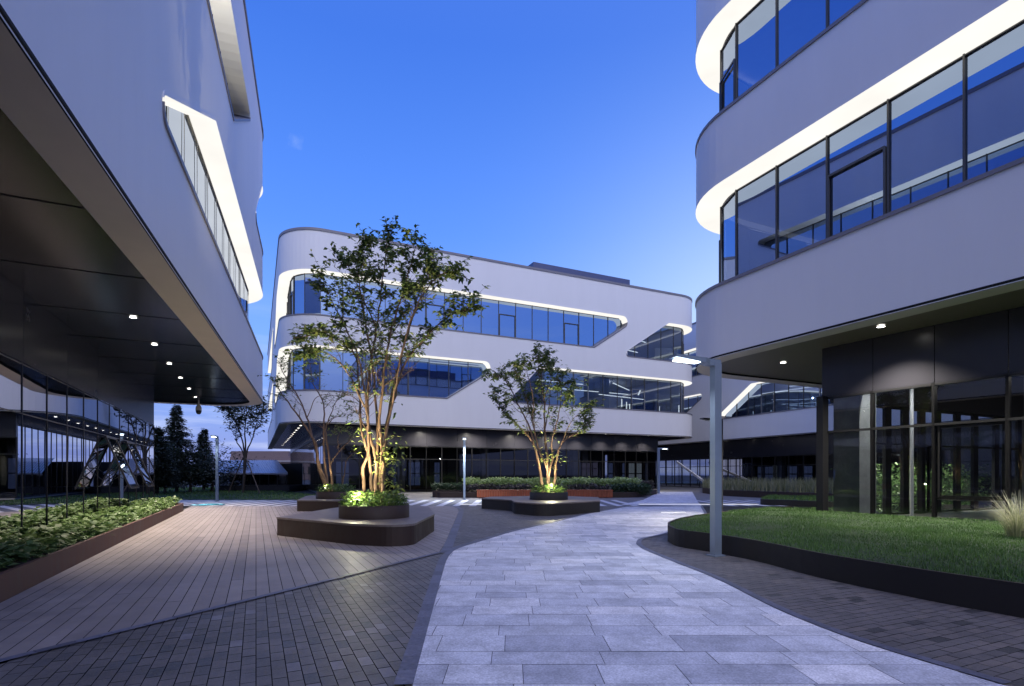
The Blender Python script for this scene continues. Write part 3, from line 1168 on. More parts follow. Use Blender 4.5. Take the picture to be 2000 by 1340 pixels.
sb = MB()
flat(sb, stone_poly, .002, 1)
paving(sb, stone_poly, (1, 0), [.46, .32, .44, .36, .40, .31], [.62, .66, .58, .90, .62], .0065, .007,
       lambda x, y: min(1, max(0, random.gauss(.5, .28))), stagger=-1)
tag(sb.build('stone_path', [M['stone'], M['stone_joint']], tone=True), kind='structure')

db = MB()
flat(db, deck_poly, .004, 1)
paving(db, deck_poly, (DX, DY), [.158], [7.0, 9.0], .008, .012, lambda x, y: random.random(), stagger=-1, jitter=.0006)
tag(db.build('deck_paving', [M['plank'], M['joint']], tone=True), kind='structure')

eb = MB()
band(eb, stone_left, .135, .014, .30, 1)
band(eb, stone_right, .105, .014, .30, -1)
dl = [Vector(gxy(0, 1290)), Vector(gxy(250, 1228)), Vector(gxy(499, 1167.5)), Vector(gxy(858, 1079))]
dl = [dl[0] + (dl[0] - dl[1])] + dl
band(eb, dl, .10, .0145, .30, -1)
band(eb, smooth_poly([Vector(gxy(*q)) for q in ((858, 1079), (868, 1064), (896, 1000), (893, 993), (882, 989))], 4), .20, .0155, .30, -1)
tag(eb.build('edging_kerb', M['edge_stone'], tone=True), kind='structure')

# striped shared surface
st = MB()
x = -20.0
flat(st, [(-21, STR0), (19, STR0), (19, STR1), (-21, STR1)], .006, 1)
while x < 18:
    if not (G(1223, 983).x - .2 < x < G(1372, 983).x):
        st.quad((x, STR0 + .03, .010), (x + .34, STR0 + .03, .010), (x + .34, STR1 - .03, .010), (x, STR1 - .03, .010), 0)
    x += .78
tag(st.build('striped_road_markings', [M['stripe_white'], M['stripe_dark']]), kind='structure')
fb = MB()
flat(fb, [(-11.5, STR1), (60, STR1), (60, 95), (-11.5, 95)], .002)
tag(fb.build('far_paving', M['far_pave']), kind='structure')
fp = MB()
far_path = [gxy(1212, 986.5), gxy(1371, 989), gxy(1363, 981), gxy(1352, 961), gxy(1288, 961), gxy(1256, 977)]
flat(fp, far_path, .011, 1)
paving(fp, far_path, (1, 0), [.44, .36], [.62, .66, .90], .012, .016, lambda x, y: min(1, max(0, random.gauss(.55, .25))), stagger=-1)
tag(fp.build('stone_footpath', [M['stone'], M['stone_joint']], tone=True), kind='structure')
# flush white emissive strips in the paving
M['floor_strip'] = emat('glowing_floor_strip', (.95, .95, 1.0), .95)
for u0, u1, v, dy, lab in ((1248, 1480, 985.6, .22, 'long glowing white strip set into the ground across the pale path'),
                           (898, 942, 985.6, .22, 'short glowing white strip in the zebra stripes beside the charcoal planter bench'),
                           (1292, 1338, 1001.6, .22, 'short glowing white strip in the pale path before the raised lawn')):
    a_, b_ = G(u0, v), G(u1, v)
    lm = MB()
    lm.obox(((a_.x + b_.x) / 2, a_.y), (1, 0), (0, 1), (b_.x - a_.x) / 2, dy / 2, -.005, .024)
    tag(lm.build('glowing_ground_strip', M['floor_strip']), lab, 'floor light', 'glowing strips in the paving')

# ================================================================== BUILDINGS
def PZ(path, lst):
    """[(p, s, z), ...] -> [(t, z), ...]"""
    return [(path.proj(p, s), z) for p, s, z in lst]


# ---- left building
pl = lambda s: -2.3 + .0875 * s
left_path = Path([(pl(-9), -9), (pl(32.4), 32.4), (-26, 32.4)], 2.6)
tl = lambda s: left_path.proj(pl(s), s)
tE = left_path.proj(-18, 32.4)
lw = [
    dict(row=0, poly=[(tl(9.8), LV[1]), (tE, LV[1]), (tE, LV[2]), (tl(15.6), LV[2])], rad=[.22, 0, 0, .12], label='lit slanted ribbon window', bright=1, mdep=.006, mull=.012, sash=99, frame='pale_frame'),
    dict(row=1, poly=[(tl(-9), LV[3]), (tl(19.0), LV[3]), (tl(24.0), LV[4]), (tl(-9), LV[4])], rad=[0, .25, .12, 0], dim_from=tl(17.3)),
    dict(row=1, poly=[(tl(25.6), LV[3]), (tE, LV[3]), (tE, LV[4]), (tl(29.3), LV[4])], rad=[.3, 0, 0, .3]),
]
def left_joints(mb_):
    for s0 in np.arange(-5, 31, 2.85):
        mb_.bar(F(-4.2, s0, 5.157), F(pl(s0) - .62, s0 + .0, 5.157), .02, .012, 1)


left_b = building('office_building', 'white office block on a mirror-dark ground floor above the long leafy planter', left_path, lw, (-10, 12),
                  close=[(-26, -9)], joints=left_joints, rec=.62)
pn = MB()
for s0 in np.arange(-6, 29.3, 2.85):      # upper dark cladding above the glass
    s1 = min(s0 + 2.85, 29.3)
    pn.psbox(-4.5, -4.2, s0 + .008, s1 - .008, 3.74, 5.15)
pn.psbox(-20, -4.5, 29.0, 29.3, .1, 5.15)
pn.build('cladding_panels', M['panel'], left_b)
ss = [-6 + 1.42 * i for i in range(26)]
ss = [x_ for x_ in ss if x_ < 29.2] + [29.3]
for i in range(0, len(ss) - 1, 3):
    a_, b_ = ss[i], ss[min(i + 3, len(ss) - 1)]
    kk = min(3, len(ss) - 1 - i)
    glazed_bay(left_b, F(-4.2, a_), F(-4.2, b_), (.12, 3.74), kk, 'glass_left', depth=.03, transoms=(2.71,), mull=.009)
iw = MB()
iw.psbox(-9, -8.8, -8, 29, 0, 5.1)
iw.build('inner_wall', M['core'], left_b)
fl = MB()
fl.psbox(-9, -4.25, -8, 29, 0, .12)
fl.build('ground_floor', M['floor_in'], left_b)


def tilted_sash(s0, s1):
    """Top-hung glass light pushed open over the planter."""
    zt_, zb_, out = 2.66, 1.08, .62
    mb = MB()
    tp0, tp1 = F(-4.14, s0, zt_), F(-4.14, s1, zt_)
    b0, b1 = F(-4.14 + out, s0, zb_), F(-4.14 + out, s1, zb_)
    mb.quad(b0, b1, tp1, tp0)
    g = mb.build('open_sash', M['glass_left'], left_b)
    f_ = MB()
    for q0, q1 in ((tp0, tp1), (tp1, b1), (b1, b0), (b0, tp0)):
        f_.bar(q0, q1, .045, .05)
    f_.bar(F(-4.16, s0 + .05, 1.35), F(-4.14 + out * .62, s0 + .05, 1.72), .025, .02)
    f_.bar(F(-4.16, s1 - .05, 1.35), F(-4.14 + out * .62, s1 - .05, 1.72), .025, .02)
    f_.build('sash_frame', M['frame'], g)


tilted_sash(20.2, 21.55)
tilted_sash(23.1, 24.45)
for i, s0 in enumerate((15.1, 18.0, 20.9, 23.8, 26.65, 29.4)):
    downlight(left_b, -2.57, s0, 5.15, 1150, (1.0, .84, .70), 105, r=.075)

# ---- centre building
c_path = Path([(1.5, 84), (1.5, 39.6), (39.3, 39.6), (39.3, 84)], 2.8)
fr_ = lambda p: c_path.proj(p, 39.6)
lf_ = lambda s: c_path.proj(1.5, s)
rt_ = lambda s: c_path.proj(39.3, s)
cwn = [
    dict(row=1, poly=[(lf_(53), LV[3]), (fr_(26.6), LV[3]), (fr_(31.3), LV[4]), (lf_(47), LV[4])], rad=[.3, .15, .5, 1.2], label='long upper ribbon window reflecting the sky', sash=2),
    dict(row=1, poly=[(lf_(83), LV[3]), (lf_(62), LV[3]), (lf_(56), LV[4]), (lf_(83), LV[4])], rad=[0, .3, .3, 0]),
    dict(row=1, poly=[(fr_(29.4), LV[3] - .45), (rt_(70), LV[3] - .45), (rt_(70), LV[4]), (fr_(34.9), LV[4])], rad=[.25, 0, 0, .3], label='upper corner ribbon window with a pointed tip', sash=3, glass='glass_lit'),
    dict(row=0, poly=[(lf_(52), LV[1]), (fr_(13.2), LV[1]), (fr_(18.0), LV[2]), (lf_(46), LV[2])], rad=[.3, .15, .5, 1.0], label='lower ribbon window behind the tallest tree', sash=1),
    dict(row=0, poly=[(lf_(83), LV[1]), (lf_(62), LV[1]), (lf_(56), LV[2]), (lf_(83), LV[2])], rad=[0, .3, .3, 0]),
    dict(row=0, poly=[(fr_(18.3), LV[1]), (rt_(70), LV[1]), (rt_(70), LV[2]), (fr_(21.3), LV[2])], rad=[.3, 0, 0, .5], label='lower corner ribbon window of a lit office floor', sash=0, bright=1, glass='glass_lit'),
]
centre_b = building('office_building', 'white office block closing the courtyard behind the three planter trees', c_path, cwn, (18.9, 41.6), close=[],
                    soffit_mat='soffit')
rs = MB()
rs.prism([F(p_, s_)[:2] for p_, s_ in ((22.4, 43), (33.0, 43), (33.0, 52), (22.4, 52))], 17.5, 20.5)
rs.build('roof_screen', M['roof_metal'], centre_b)
pn = MB()
p0 = 4.45
pp = np.linspace(4.45, 35.3, 13)
for i in range(12):
    pn.psbox(pp[i] + .008, pp[i + 1] - .008, 41.6, 41.85, 3.74, 5.15)
for s0 in np.arange(41.9, 82, 3.0):
    pn.psbox(4.45, 4.7, s0 + .008, s0 + 2.992, 4.6, 5.15)
    pn.psbox(35.05, 35.3, s0 + .008, s0 + 2.992, 3.74, 5.15)
pn.build('cladding_panels', M['panel'], centre_b)
for i in range(0, 12):
    glazed_bay(centre_b, F(pp[i], 41.68), F(pp[i + 1], 41.68), (.1, 3.74), 2, 'glass_gnd_dark', transoms=(2.71,))
for i, s0 in enumerate(np.arange(41.9, 80, 6.0)):
    glazed_bay(centre_b, F(4.5, s0), F(4.5, s0 + 6.0), (.1, 4.6), 5, 'glass_left', depth=.05, mull=.035)
    glazed_bay(centre_b, F(35.2, s0), F(35.2, s0 + 6.0), (.1, 3.74), 4, 'glass_gnd_dark')
iw = MB()
iw.psbox(4.7, 35.0, 50.0, 50.2, 0, 5.1)
iw.build('inner_wall', M['panel'], centre_b)
fl = MB()
fl.psbox(4.5, 35.2, 41.6, 82, .0, .1)
fl.build('ground_floor', M['floor_in'], centre_b)
for p_, w_, mt_ in ((9.6, .85, 'back_pane_pale'), (11.4, .9, 'back_pane'), (12.9, 1.1, 'back_pane'), (15.4, .5, 'back_pane'), (6.4, 1.1, 'back_pane'), (31.9, .5, 'back_pane'), (34.4, .7, 'back_pane_pale'), (33.6, .35, 'back_pane')):
    wd = MB()
    s_ = 49.96 if p_ < 30 else 45.0
    for k_ in range(2):
        for j_ in range(2):
            wd.psbox(p_ + k_ * w_ * .52, p_ + k_ * w_ * .52 + w_ * .46, s_ - .04, s_, .5 + j_ * 1.15, 1.55 + j_ * 1.1)
    wd.build('back_window', M[mt_], centre_b)
for p_ in (10.4, 17.6, 26.6, 27.6):
    cl_ = MB()
    cl_.psbox(p_ - .28, p_ + .28, 42.6, 43.2, .1, 5.1)
    cl_.build('column', M['concrete'], centre_b)
tb = MB()
tb.psbox(28.0, 29.4, 46.0, 46.1, 2.4, 3.3)
tb.build('rust_wall_panel', M['red_bench'], centre_b)
for i in range(14):
    downlight(centre_b, 3.0, 43.2 + i * 2.35, 5.15, 0, lens='lens_dim', r=.11)
for p_ in (8.0, 12.0, 16.0, 20.0, 23.5, 26.0, 28.6, 31.0, 33.4):  # the left ones are unseen, added to light the hedge
    downlight(centre_b, p_, 40.75 if p_ > 25 else 40.3, 5.15, 420 if p_ > 25 else 800, lens='lens_dim', r=.085, angle=120 if p_ > 25 else 165)
# office lighting behind the right-hand ribbon windows
ol = MB()
for q0, q1, z in (((22.5, 42.6), (27.5, 42.9), 9.9), ((24, 44.2), (34, 44.6), 9.6), ((29, 42.4), (35, 43.4), 9.0), ((31, 43), (35.2, 46), 10.3), ((33.2, 41.6), (35.2, 44.5), 9.6),
                  ((32.4, 42.2), (34.9, 43.0), 14.6), ((32.8, 43.2), (35, 45), 14.9), ((31.2, 42), (33.6, 42.6), 13.4)):
    ol.bar(F(*q0, z), F(*q1, z), .12, .05)
for p_, s_ in ((33.2, 44.6), (35.0, 46.2), (36.4, 47.5)):
    for z0, z1 in ((8.3, 9.1), (13.0, 13.9)):
        ol.psbox(p_, p_ + .10, s_, s_ + .05, z0, z1)
ol.build('office_light_strips', M['office_light'], centre_b)

pointl('office_glow', F(31, 44.5, 10.56), 130, (.85, .93, 1.0), centre_b, .03)
pointl('office_glow', F(35.5, 44, 15.78), 90, (.85, .93, 1.0), centre_b, .03)

# ---- right building
r_path = Path([(36, 14.95), (12.85, 14.95), (12.85, -9)], 2.75)
er_ = r_path.proj(30, 14.95)
rE = r_path.proj(12.85, -9)
rc_ = lambda s: r_path.proj(12.85, s)
rwn = [
    dict(row=0, poly=[(er_, LV[1]), (rE, LV[1]), (rE, LV[2]), (er_, LV[2])], rad=[0, 0, 0, 0], label='ribbon window with a guard rail inside', sash=2, bright=0),
    dict(row=1, poly=[(er_, LV[3]), (rE, LV[3]), (rE, LV[4]), (er_, LV[4])], rad=[0, 0, 0, 0], sash=9),
]
right_b = building('office_building', 'white rounded office block above a dark glazed ground floor behind the raised lawn', r_path, rwn, (17, 3), close=[(36, -9)],
                   soffit_mat='soffit_bounce')
GW = Vector((14.85, 10.41))              # corner of the ground floor and the direction of its front
GD = Vector((.045, -1.0)).normalized()


def RW(t, off=0.0):
    q = GW + GD * t + Vector((GD.y, -GD.x)) * (-off)      # off > 0: into the building
    return q


def RWw(t, off=0.0, z=0.0):
    q = RW(t, -off)
    return F(q.x, q.y, z)


FLOOR = .24
gt = [0.0, 1.405, 2.83, 4.245, 5.66, 7.08, 8.5, 9.9, 11.3, 12.7]
for i in range(len(gt) - 1):
    g_ = glazed_bay(right_b, RWw(gt[i]), RWw(gt[i + 1]), (FLOOR, 3.74), 1, 'glass_gnd', transoms=(2.72,), depth=.14)
    if i == 2:
        sm_ = MB()
        a_, b_ = RWw(gt[i] + .06, -.05, .95), RWw(gt[i + 1] - .06, -.05, .95)
        up = Vector((0, 0, 1.72))
        for q0, q1 in ((a_, b_), (b_, b_ + up), (b_ + up, a_ + up), (a_ + up, a_)):
            sm_.bar(q0, q1, .10, .10)
        sm_.build('opening_sash', M['frame'], g_)
        sm_ = MB()
        a_, b_ = RWw(gt[i] + .02, -.11, .90), RWw(gt[i + 1] - .02, -.11, .90)
        up = Vector((0, 0, 1.82))
        for q0, q1 in ((a_, b_), (b_, b_ + up), (a_ + up, a_)):
            sm_.bar(q0, q1, .03, .03)
        sm_.build('sash_gasket', M['frame_light'], g_)
pn = MB()
for i in range(len(gt) - 1):
    a_, b_ = RWw(gt[i] + .008), RWw(gt[i + 1] - .008)
    e = Vector((b_.x - a_.x, b_.y - a_.y)).normalized()
    nn = Vector((-e.y, e.x))
    cmid = (Vector((a_.x, a_.y)) + Vector((b_.x, b_.y))) / 2 + nn * .12
    pn.obox(cmid, e, nn, (Vector((a_.x, a_.y)) - Vector((b_.x, b_.y))).length / 2, .12, 3.74, 5.15)
pn.build('cladding_panels', M['panel'], right_b)
cp_ = MB()
cq = RWw(.10, .13)
cp_.obox(cq, (NX, NY), (DX, DY), .12, .10, FLOOR - .2, 3.74)
cp_.build('corner_post', M['frame'], right_b)
fl = MB()
fl.psbox(14.7, 26, -8, 10.38, -.02, FLOOR)
fl.build('ground_floor', M['floor_in'], right_b)
co_ = MB()
co_.obox(F(15.36, 9.78), (NX, NY), (DX, DY), .37, .37, FLOOR, 5.1)
co_.build('column', M['concrete'], right_b)
dp = MB()
dp.tube([F(16.2, 8.75, FLOOR), F(16.2, 8.75, 5.0)], .045, 12)
dp.build('drain_pipe', M['white_plastic'], right_b)
def p_on(u, s_):
    m_ = (u - CU) / FPX
    return s_ * (NX * m_ + NY) / (DY + DX * m_)


fins = [p_on(u, 10.3) for u in (1640, 1697, 1733, 1767.5, 1800, 1831, 1869.5, 1904, 1945, 1990)]
for i in range(len(fins) - 1):      # glazed end of the lobby between broad black fins
    g_ = glazed_bay(right_b, F(fins[i], 10.3), F(fins[i + 1], 10.3), (FLOOR, 3.62), 1, 'glass_gnd', depth=.05, name='end_glazing', transoms=(2.45,), mull=.03)
    fn_ = MB()
    fn_.psbox(fins[i + 1] - .15, fins[i + 1] + .15, 10.26, 10.36, FLOOR, 3.62)
    fn_.build('black_fin', M['frame'], right_b)
hd = MB()
hd.psbox(15.2, 26.0, 10.2, 10.4, 3.62, 5.15)
hd.build('end_wall', M['panel'], right_b)
bw = MB()
bw.psbox(26.0, 26.2, -8, 10.4, FLOOR, 5.15)
bw.build('inner_wall', M['core'], right_b)
dr_ = MB()
for pa, pb in ((fins[3] + .2, fins[4] - .2), (fins[4] + .2, fins[5] - .2)):
    for q0, q1 in ((F(pa, 10.2, .3), F(pa, 10.2, 2.4)), (F(pb, 10.2, .3), F(pb, 10.2, 2.4)), (F(pa, 10.2, 2.4), F(pb, 10.2, 2.4)), (F(pa, 10.2, .32), F(pb, 10.2, .32))):
        dr_.bar(q0, q1, .07, .07)
dr_.build('rear_door', M['frame'], right_b)
for (p_, s_, en) in ((13.9, 8.2, 1500), (15.5, 12.2, 2000), (13.9, 4.4, 2000), (13.9, .6, 900)):
    downlight(right_b, p_, s_, 5.15, en, (1.0, .93, .80), 115, r=.09)
pointl('lobby_light', F(19.4, 5.6, 4.6), 60, (1, .94, .85), right_b, .3)
spot('column_fill_light', F(15.45, 8.1, 4.9), F(15.4, 9.4, 1.4), 260, (.95, .97, 1.0), 70, right_b)  # extra spot without a fixture, added to brighten the column

# ---- building down the side street
s_path = Path([(46.6, 84), (42.6, 14)], 1)
sp_ = lambda s: s_path.proj(46.6 + (s - 84) * (4.0 / 70), s)
swn = [
    dict(row=1, poly=[(sp_(84), LV[3]), (sp_(14), LV[3]), (sp_(14), LV[4]), (sp_(84), LV[4])], rad=[0, 0, 0, 0]),
    dict(row=0, poly=[(sp_(84), LV[1]), (sp_(50), LV[1]), (sp_(44.2), LV[2]), (sp_(84), LV[2])], rad=[0, .3, .3, 0]),
    dict(row=0, poly=[(sp_(43.2), LV[1]), (sp_(14), LV[1]), (sp_(14), LV[2]), (sp_(38.2), LV[2])], rad=[.3, 0, 0, .3], bright=1, sash=9),
]
side_b = building('office_building', 'white office block with glass entrance doors at the end of the pale stone path', s_path, swn, (50, 48), close=[(62, 14), (62, 84)])
pn = MB()
for s0 in np.arange(14, 82, 3.0):
    pq = 46.2 + (s0 - 84) * (4.0 / 70) + 1.8
    pn.psbox(pq, pq + .25, s0 + .008, s0 + 2.992, 3.3, 5.15)
pn.build('cladding_panels', M['panel'], side_b)
for i, s0 in enumerate(np.arange(14, 82, 6.0)):
    pq = 46.2 + (s0 + 3 - 84) * (4.0 / 70) + 1.85
    glazed_bay(side_b, F(pq, s0), F(pq, s0 + 6.0), (.05, 3.3), 4, 'glass_gnd_dark', transoms=(2.4,))
iw = MB()
iw.psbox(53, 53.2, 14, 84, 0, 5.1)
iw.build('inner_wall', M['panel'], side_b)
rnd = random.Random(3)
for s0 in (33.5, 35.5, 38.2, 40.0, 43.0, 44.2, 46.8, 48.2, 54.0, 55.6, 57.4, 59.0, 60.6, 62.4):
    wd = MB()
    w_ = rnd.uniform(.8, 1.3)
    wd.psbox(52.94, 52.98, s0, s0 + w_ * .47, .4, 1.5)
    wd.psbox(52.94, 52.98, s0 + w_ * .53, s0 + w_, .4, 1.5)
    wd.psbox(52.94, 52.98, s0, s0 + w_ * .47, 1.62, 2.4)
    wd.psbox(52.94, 52.98, s0 + w_ * .53, s0 + w_, 1.62, 2.4)
    wd.build('back_window', M['back_pane_pale' if s0 > 54 else 'back_pane'], side_b)
for s0 in (36.0, 39.3, 43.0):
    pq = 46.6 + (s0 - 84) * (4.0 / 70)
    downlight(side_b, pq + 1.0, s0, 5.15, 0, lens='lens_dim', r=.09)
for s0 in (31.5, 36.8, 41.8, 47.5):
    pq = 46.6 + (s0 - 84) * (4.0 / 70) + 2.6
    cl_ = MB()
    cl_.psbox(pq - .3, pq + .3, s0 - .3, s0 + .3, .05, 5.1)
    cl_.build('column', M['concrete'], side_b)
ol = MB()
for q0, q1, z in (((46, 30), (45.4, 38), 9.5), ((47, 26), (46.6, 36), 10.0), ((46.4, 50), (47, 60), 9.4)):
    ol.bar(F(*q0, z), F(*q1, z), .15, .07)
ol.build('office_light_strips', M['office_light'], side_b)
ra = MB()      # sloping stair stringer seen behind the entrance glass
ra.bar(at(1322, 902, 62), at(1392, 953, 55), .16, .22)
ra.build('stair_stringer', M['rail'], side_b)

# ================================================================== LAMPS
def street_lamp(x, y, arm, label, length=.95, lit=True, energy=0, height=3.55, lens='lens_cool', shade='steel', beam_ang=120):
    root = empty('street_lamp', (x, y, 0), label, 'street lamp', 'square lamp posts along the walks')
    a = Vector((arm[0], arm[1])).normalized()
    n_ = Vector((-a.y, a.x))
    po_ = MB()
    po_.obox((x, y), a, n_, .082, .062, 0, height)
    po_.obox((x, y), a, n_, .13, .11, 0, .025)
    po_.build('pole', M[shade], root)
    am = MB()
    c0 = Vector((x, y)) + a * .075
    c1 = c0 + a * length
    m_ = (c0 + c1) / 2
    z = height - .06
    # flat tapered head: thick at the post, thin at the tip
    vs = []
    for q, h_, w_ in ((Vector((x, y)) - a * .075, .12, .055), (c0 + a * .12, .12, .055), (c0 + a * .25, .09, .10), (c1, .045, .10)):
        for sg in (-1, 1):
            e_ = q + n_ * w_ * sg
            vs.append((e_.x, e_.y, height + .06 - h_))
            vs.append((e_.x, e_.y, height + .06))
    fs = []
    for i in range(3):
        b = i * 4
        fs += [(b, b + 4, b + 5, b + 1), (b + 2, b + 3, b + 7, b + 6), (b + 1, b + 5, b + 7, b + 3), (b, b + 2, b + 6, b + 4)]
    fs += [(0, 1, 3, 2), (12, 14, 15, 13)]
    am.add(vs, fs)
    arm_o = am.build('lamp_arm', M[shade], root)
    ln = MB()
    cc = c0 + a * (length * .66)
    ln.obox(cc, a, n_, length * .27, .075, height - .037, height - .012)
    ln.build('lamp_lens', M[lens] if lit else M['white_plastic'], arm_o)
    if energy:
        spot('lamp_beam', (cc.x, cc.y, height - .08), (cc.x, cc.y, 0), energy, (.86, .93, 1.0), beam_ang, root, .9, .12)
    return root


q = G(1398, 1086)
street_lamp(q.x, q.y, (-NX, -NY), 'grey square lamp post beside the raised lawn kerb, lit arm pointing at the path', .95, True, 120)
q = G(907, 976)
street_lamp(q.x, q.y, (.09, -1), 'grey lamp post in front of the long hedge and the rust red bench', .8, True, 1200, height=3.6)
q = G(424, 979)
street_lamp(q.x, q.y, (.25, -1), 'grey lamp post at the edge of the dark background lawn', .8, True, 160, height=3.6)
street_lamp(7.90, 20.6, (-NX, -NY), 'dark unlit lamp post behind the raised lawn', .85, False, shade='steel_dark')
street_lamp(11.5, 42.6, (NX, NY), 'small lamp post at the corner of the hedge bed beside the glass entrance', .8, True, 30)


# ================================================================== PLANT GENERATORS
def leaves(name, pos, size, mats, parent=None, origin=(0, 0, 0), aspect=.5, droop=.35, tone=None, up_bias=.6, dirs=None):
    """Leaf blades: four-cornered faces folded along nothing, each with its own direction and tilt."""
    n = len(pos)
    pos = np.asarray(pos)
    size = np.broadcast_to(np.asarray(size, dtype=np.float64), (n,))
    if dirs is None:
        th = RNG.uniform(0, 2 * np.pi, n)
        dirs = np.stack([np.cos(th), np.sin(th), RNG.normal(-droop, .45, n)], 1)
    dirs = dirs / np.linalg.norm(dirs, axis=1)[:, None]
    up = np.stack([RNG.normal(0, 1 - up_bias, n), RNG.normal(0, 1 - up_bias, n), np.ones(n)], 1)
    side = np.cross(dirs, up)
    side /= np.linalg.norm(side, axis=1)[:, None] + 1e-9
    L = size[:, None]
    mid = pos + dirs * L * .45 + np.array([0, 0, 1]) * L * .06
    v = np.empty((n, 4, 3))
    v[:, 0] = pos
    v[:, 1] = mid + side * L * aspect * .5
    v[:, 2] = pos + dirs * L - np.array([0, 0, 1]) * L * .10
    v[:, 3] = mid - side * L * aspect * .5
    if tone is None:
        tone = np.clip(RNG.normal(.45, .25, n), 0, 1)
    return np_mesh(name, v.reshape(-1, 3), n, 4, mats, parent, origin, tone)


def blades(name, base, height, width, lean, mats, parent=None, origin=(0, 0, 0), tone=None, kind='tri'):
    n = len(base)
    th = RNG.uniform(0, 2 * np.pi, n)
    h = np.broadcast_to(np.asarray(height), (n,))
    d = np.stack([np.cos(th), np.sin(th), np.zeros(n)], 1)
    sd = np.stack([-np.sin(th), np.cos(th), np.zeros(n)], 1)
    ln = np.abs(RNG.normal(0, lean, n))[:, None] * h[:, None]
    tip = base + d * ln + np.array([0, 0, 1]) * h[:, None]
    v = np.empty((n, 3, 3))
    v[:, 0] = base - sd * width / 2
    v[:, 1] = base + sd * width / 2
    v[:, 2] = tip
    if tone is None:
        tone = np.clip(RNG.normal(.5, .25, n), 0, 1)
    return np_mesh(name, v.reshape(-1, 3), n, 3, mats, parent, origin, tone)


def arching(name, centers, n_each, length, width, mats, parent=None, origin=(0, 0, 0), spread=.9, base_r=.08):
    """Clumps of arching blades, four segments each."""
    V, T = [], []
    for c in centers:
        for _ in range(n_each):
            th = random.uniform(0, 2 * math.pi)
            L = length * random.uniform(.55, 1.1)
            d = Vector((math.cos(th), math.sin(th), 0))
            sd = Vector((-d.y, d.x, 0))
            b = Vector(c) + d * random.uniform(0, base_r)
            a0 = random.uniform(.02, .35) * spread
            curl = random.uniform(.4, 1.5) * spread
            tn = random.random()
            p, ang = b.copy(), a0
            prev = None
            for k in range(6):
                w = width * (1 - (k / 5) ** 1.6) * .5 + .0008
                cur = (p - sd * w, p + sd * w)
                if prev:
                    V += [prev[0], prev[1], cur[1], cur[0]]
                    T.append(min(1, max(0, tn * .6 + .08 * k)))
                prev = cur
                p = p + (d * math.sin(ang) + Vector((0, 0, 1)) * math.cos(ang)) * (L / 5)
                ang += curl / 5
    return np_mesh(name, np.array([tuple(x) for x in V]), len(T), 4, mats, parent, origin, np.array(T))


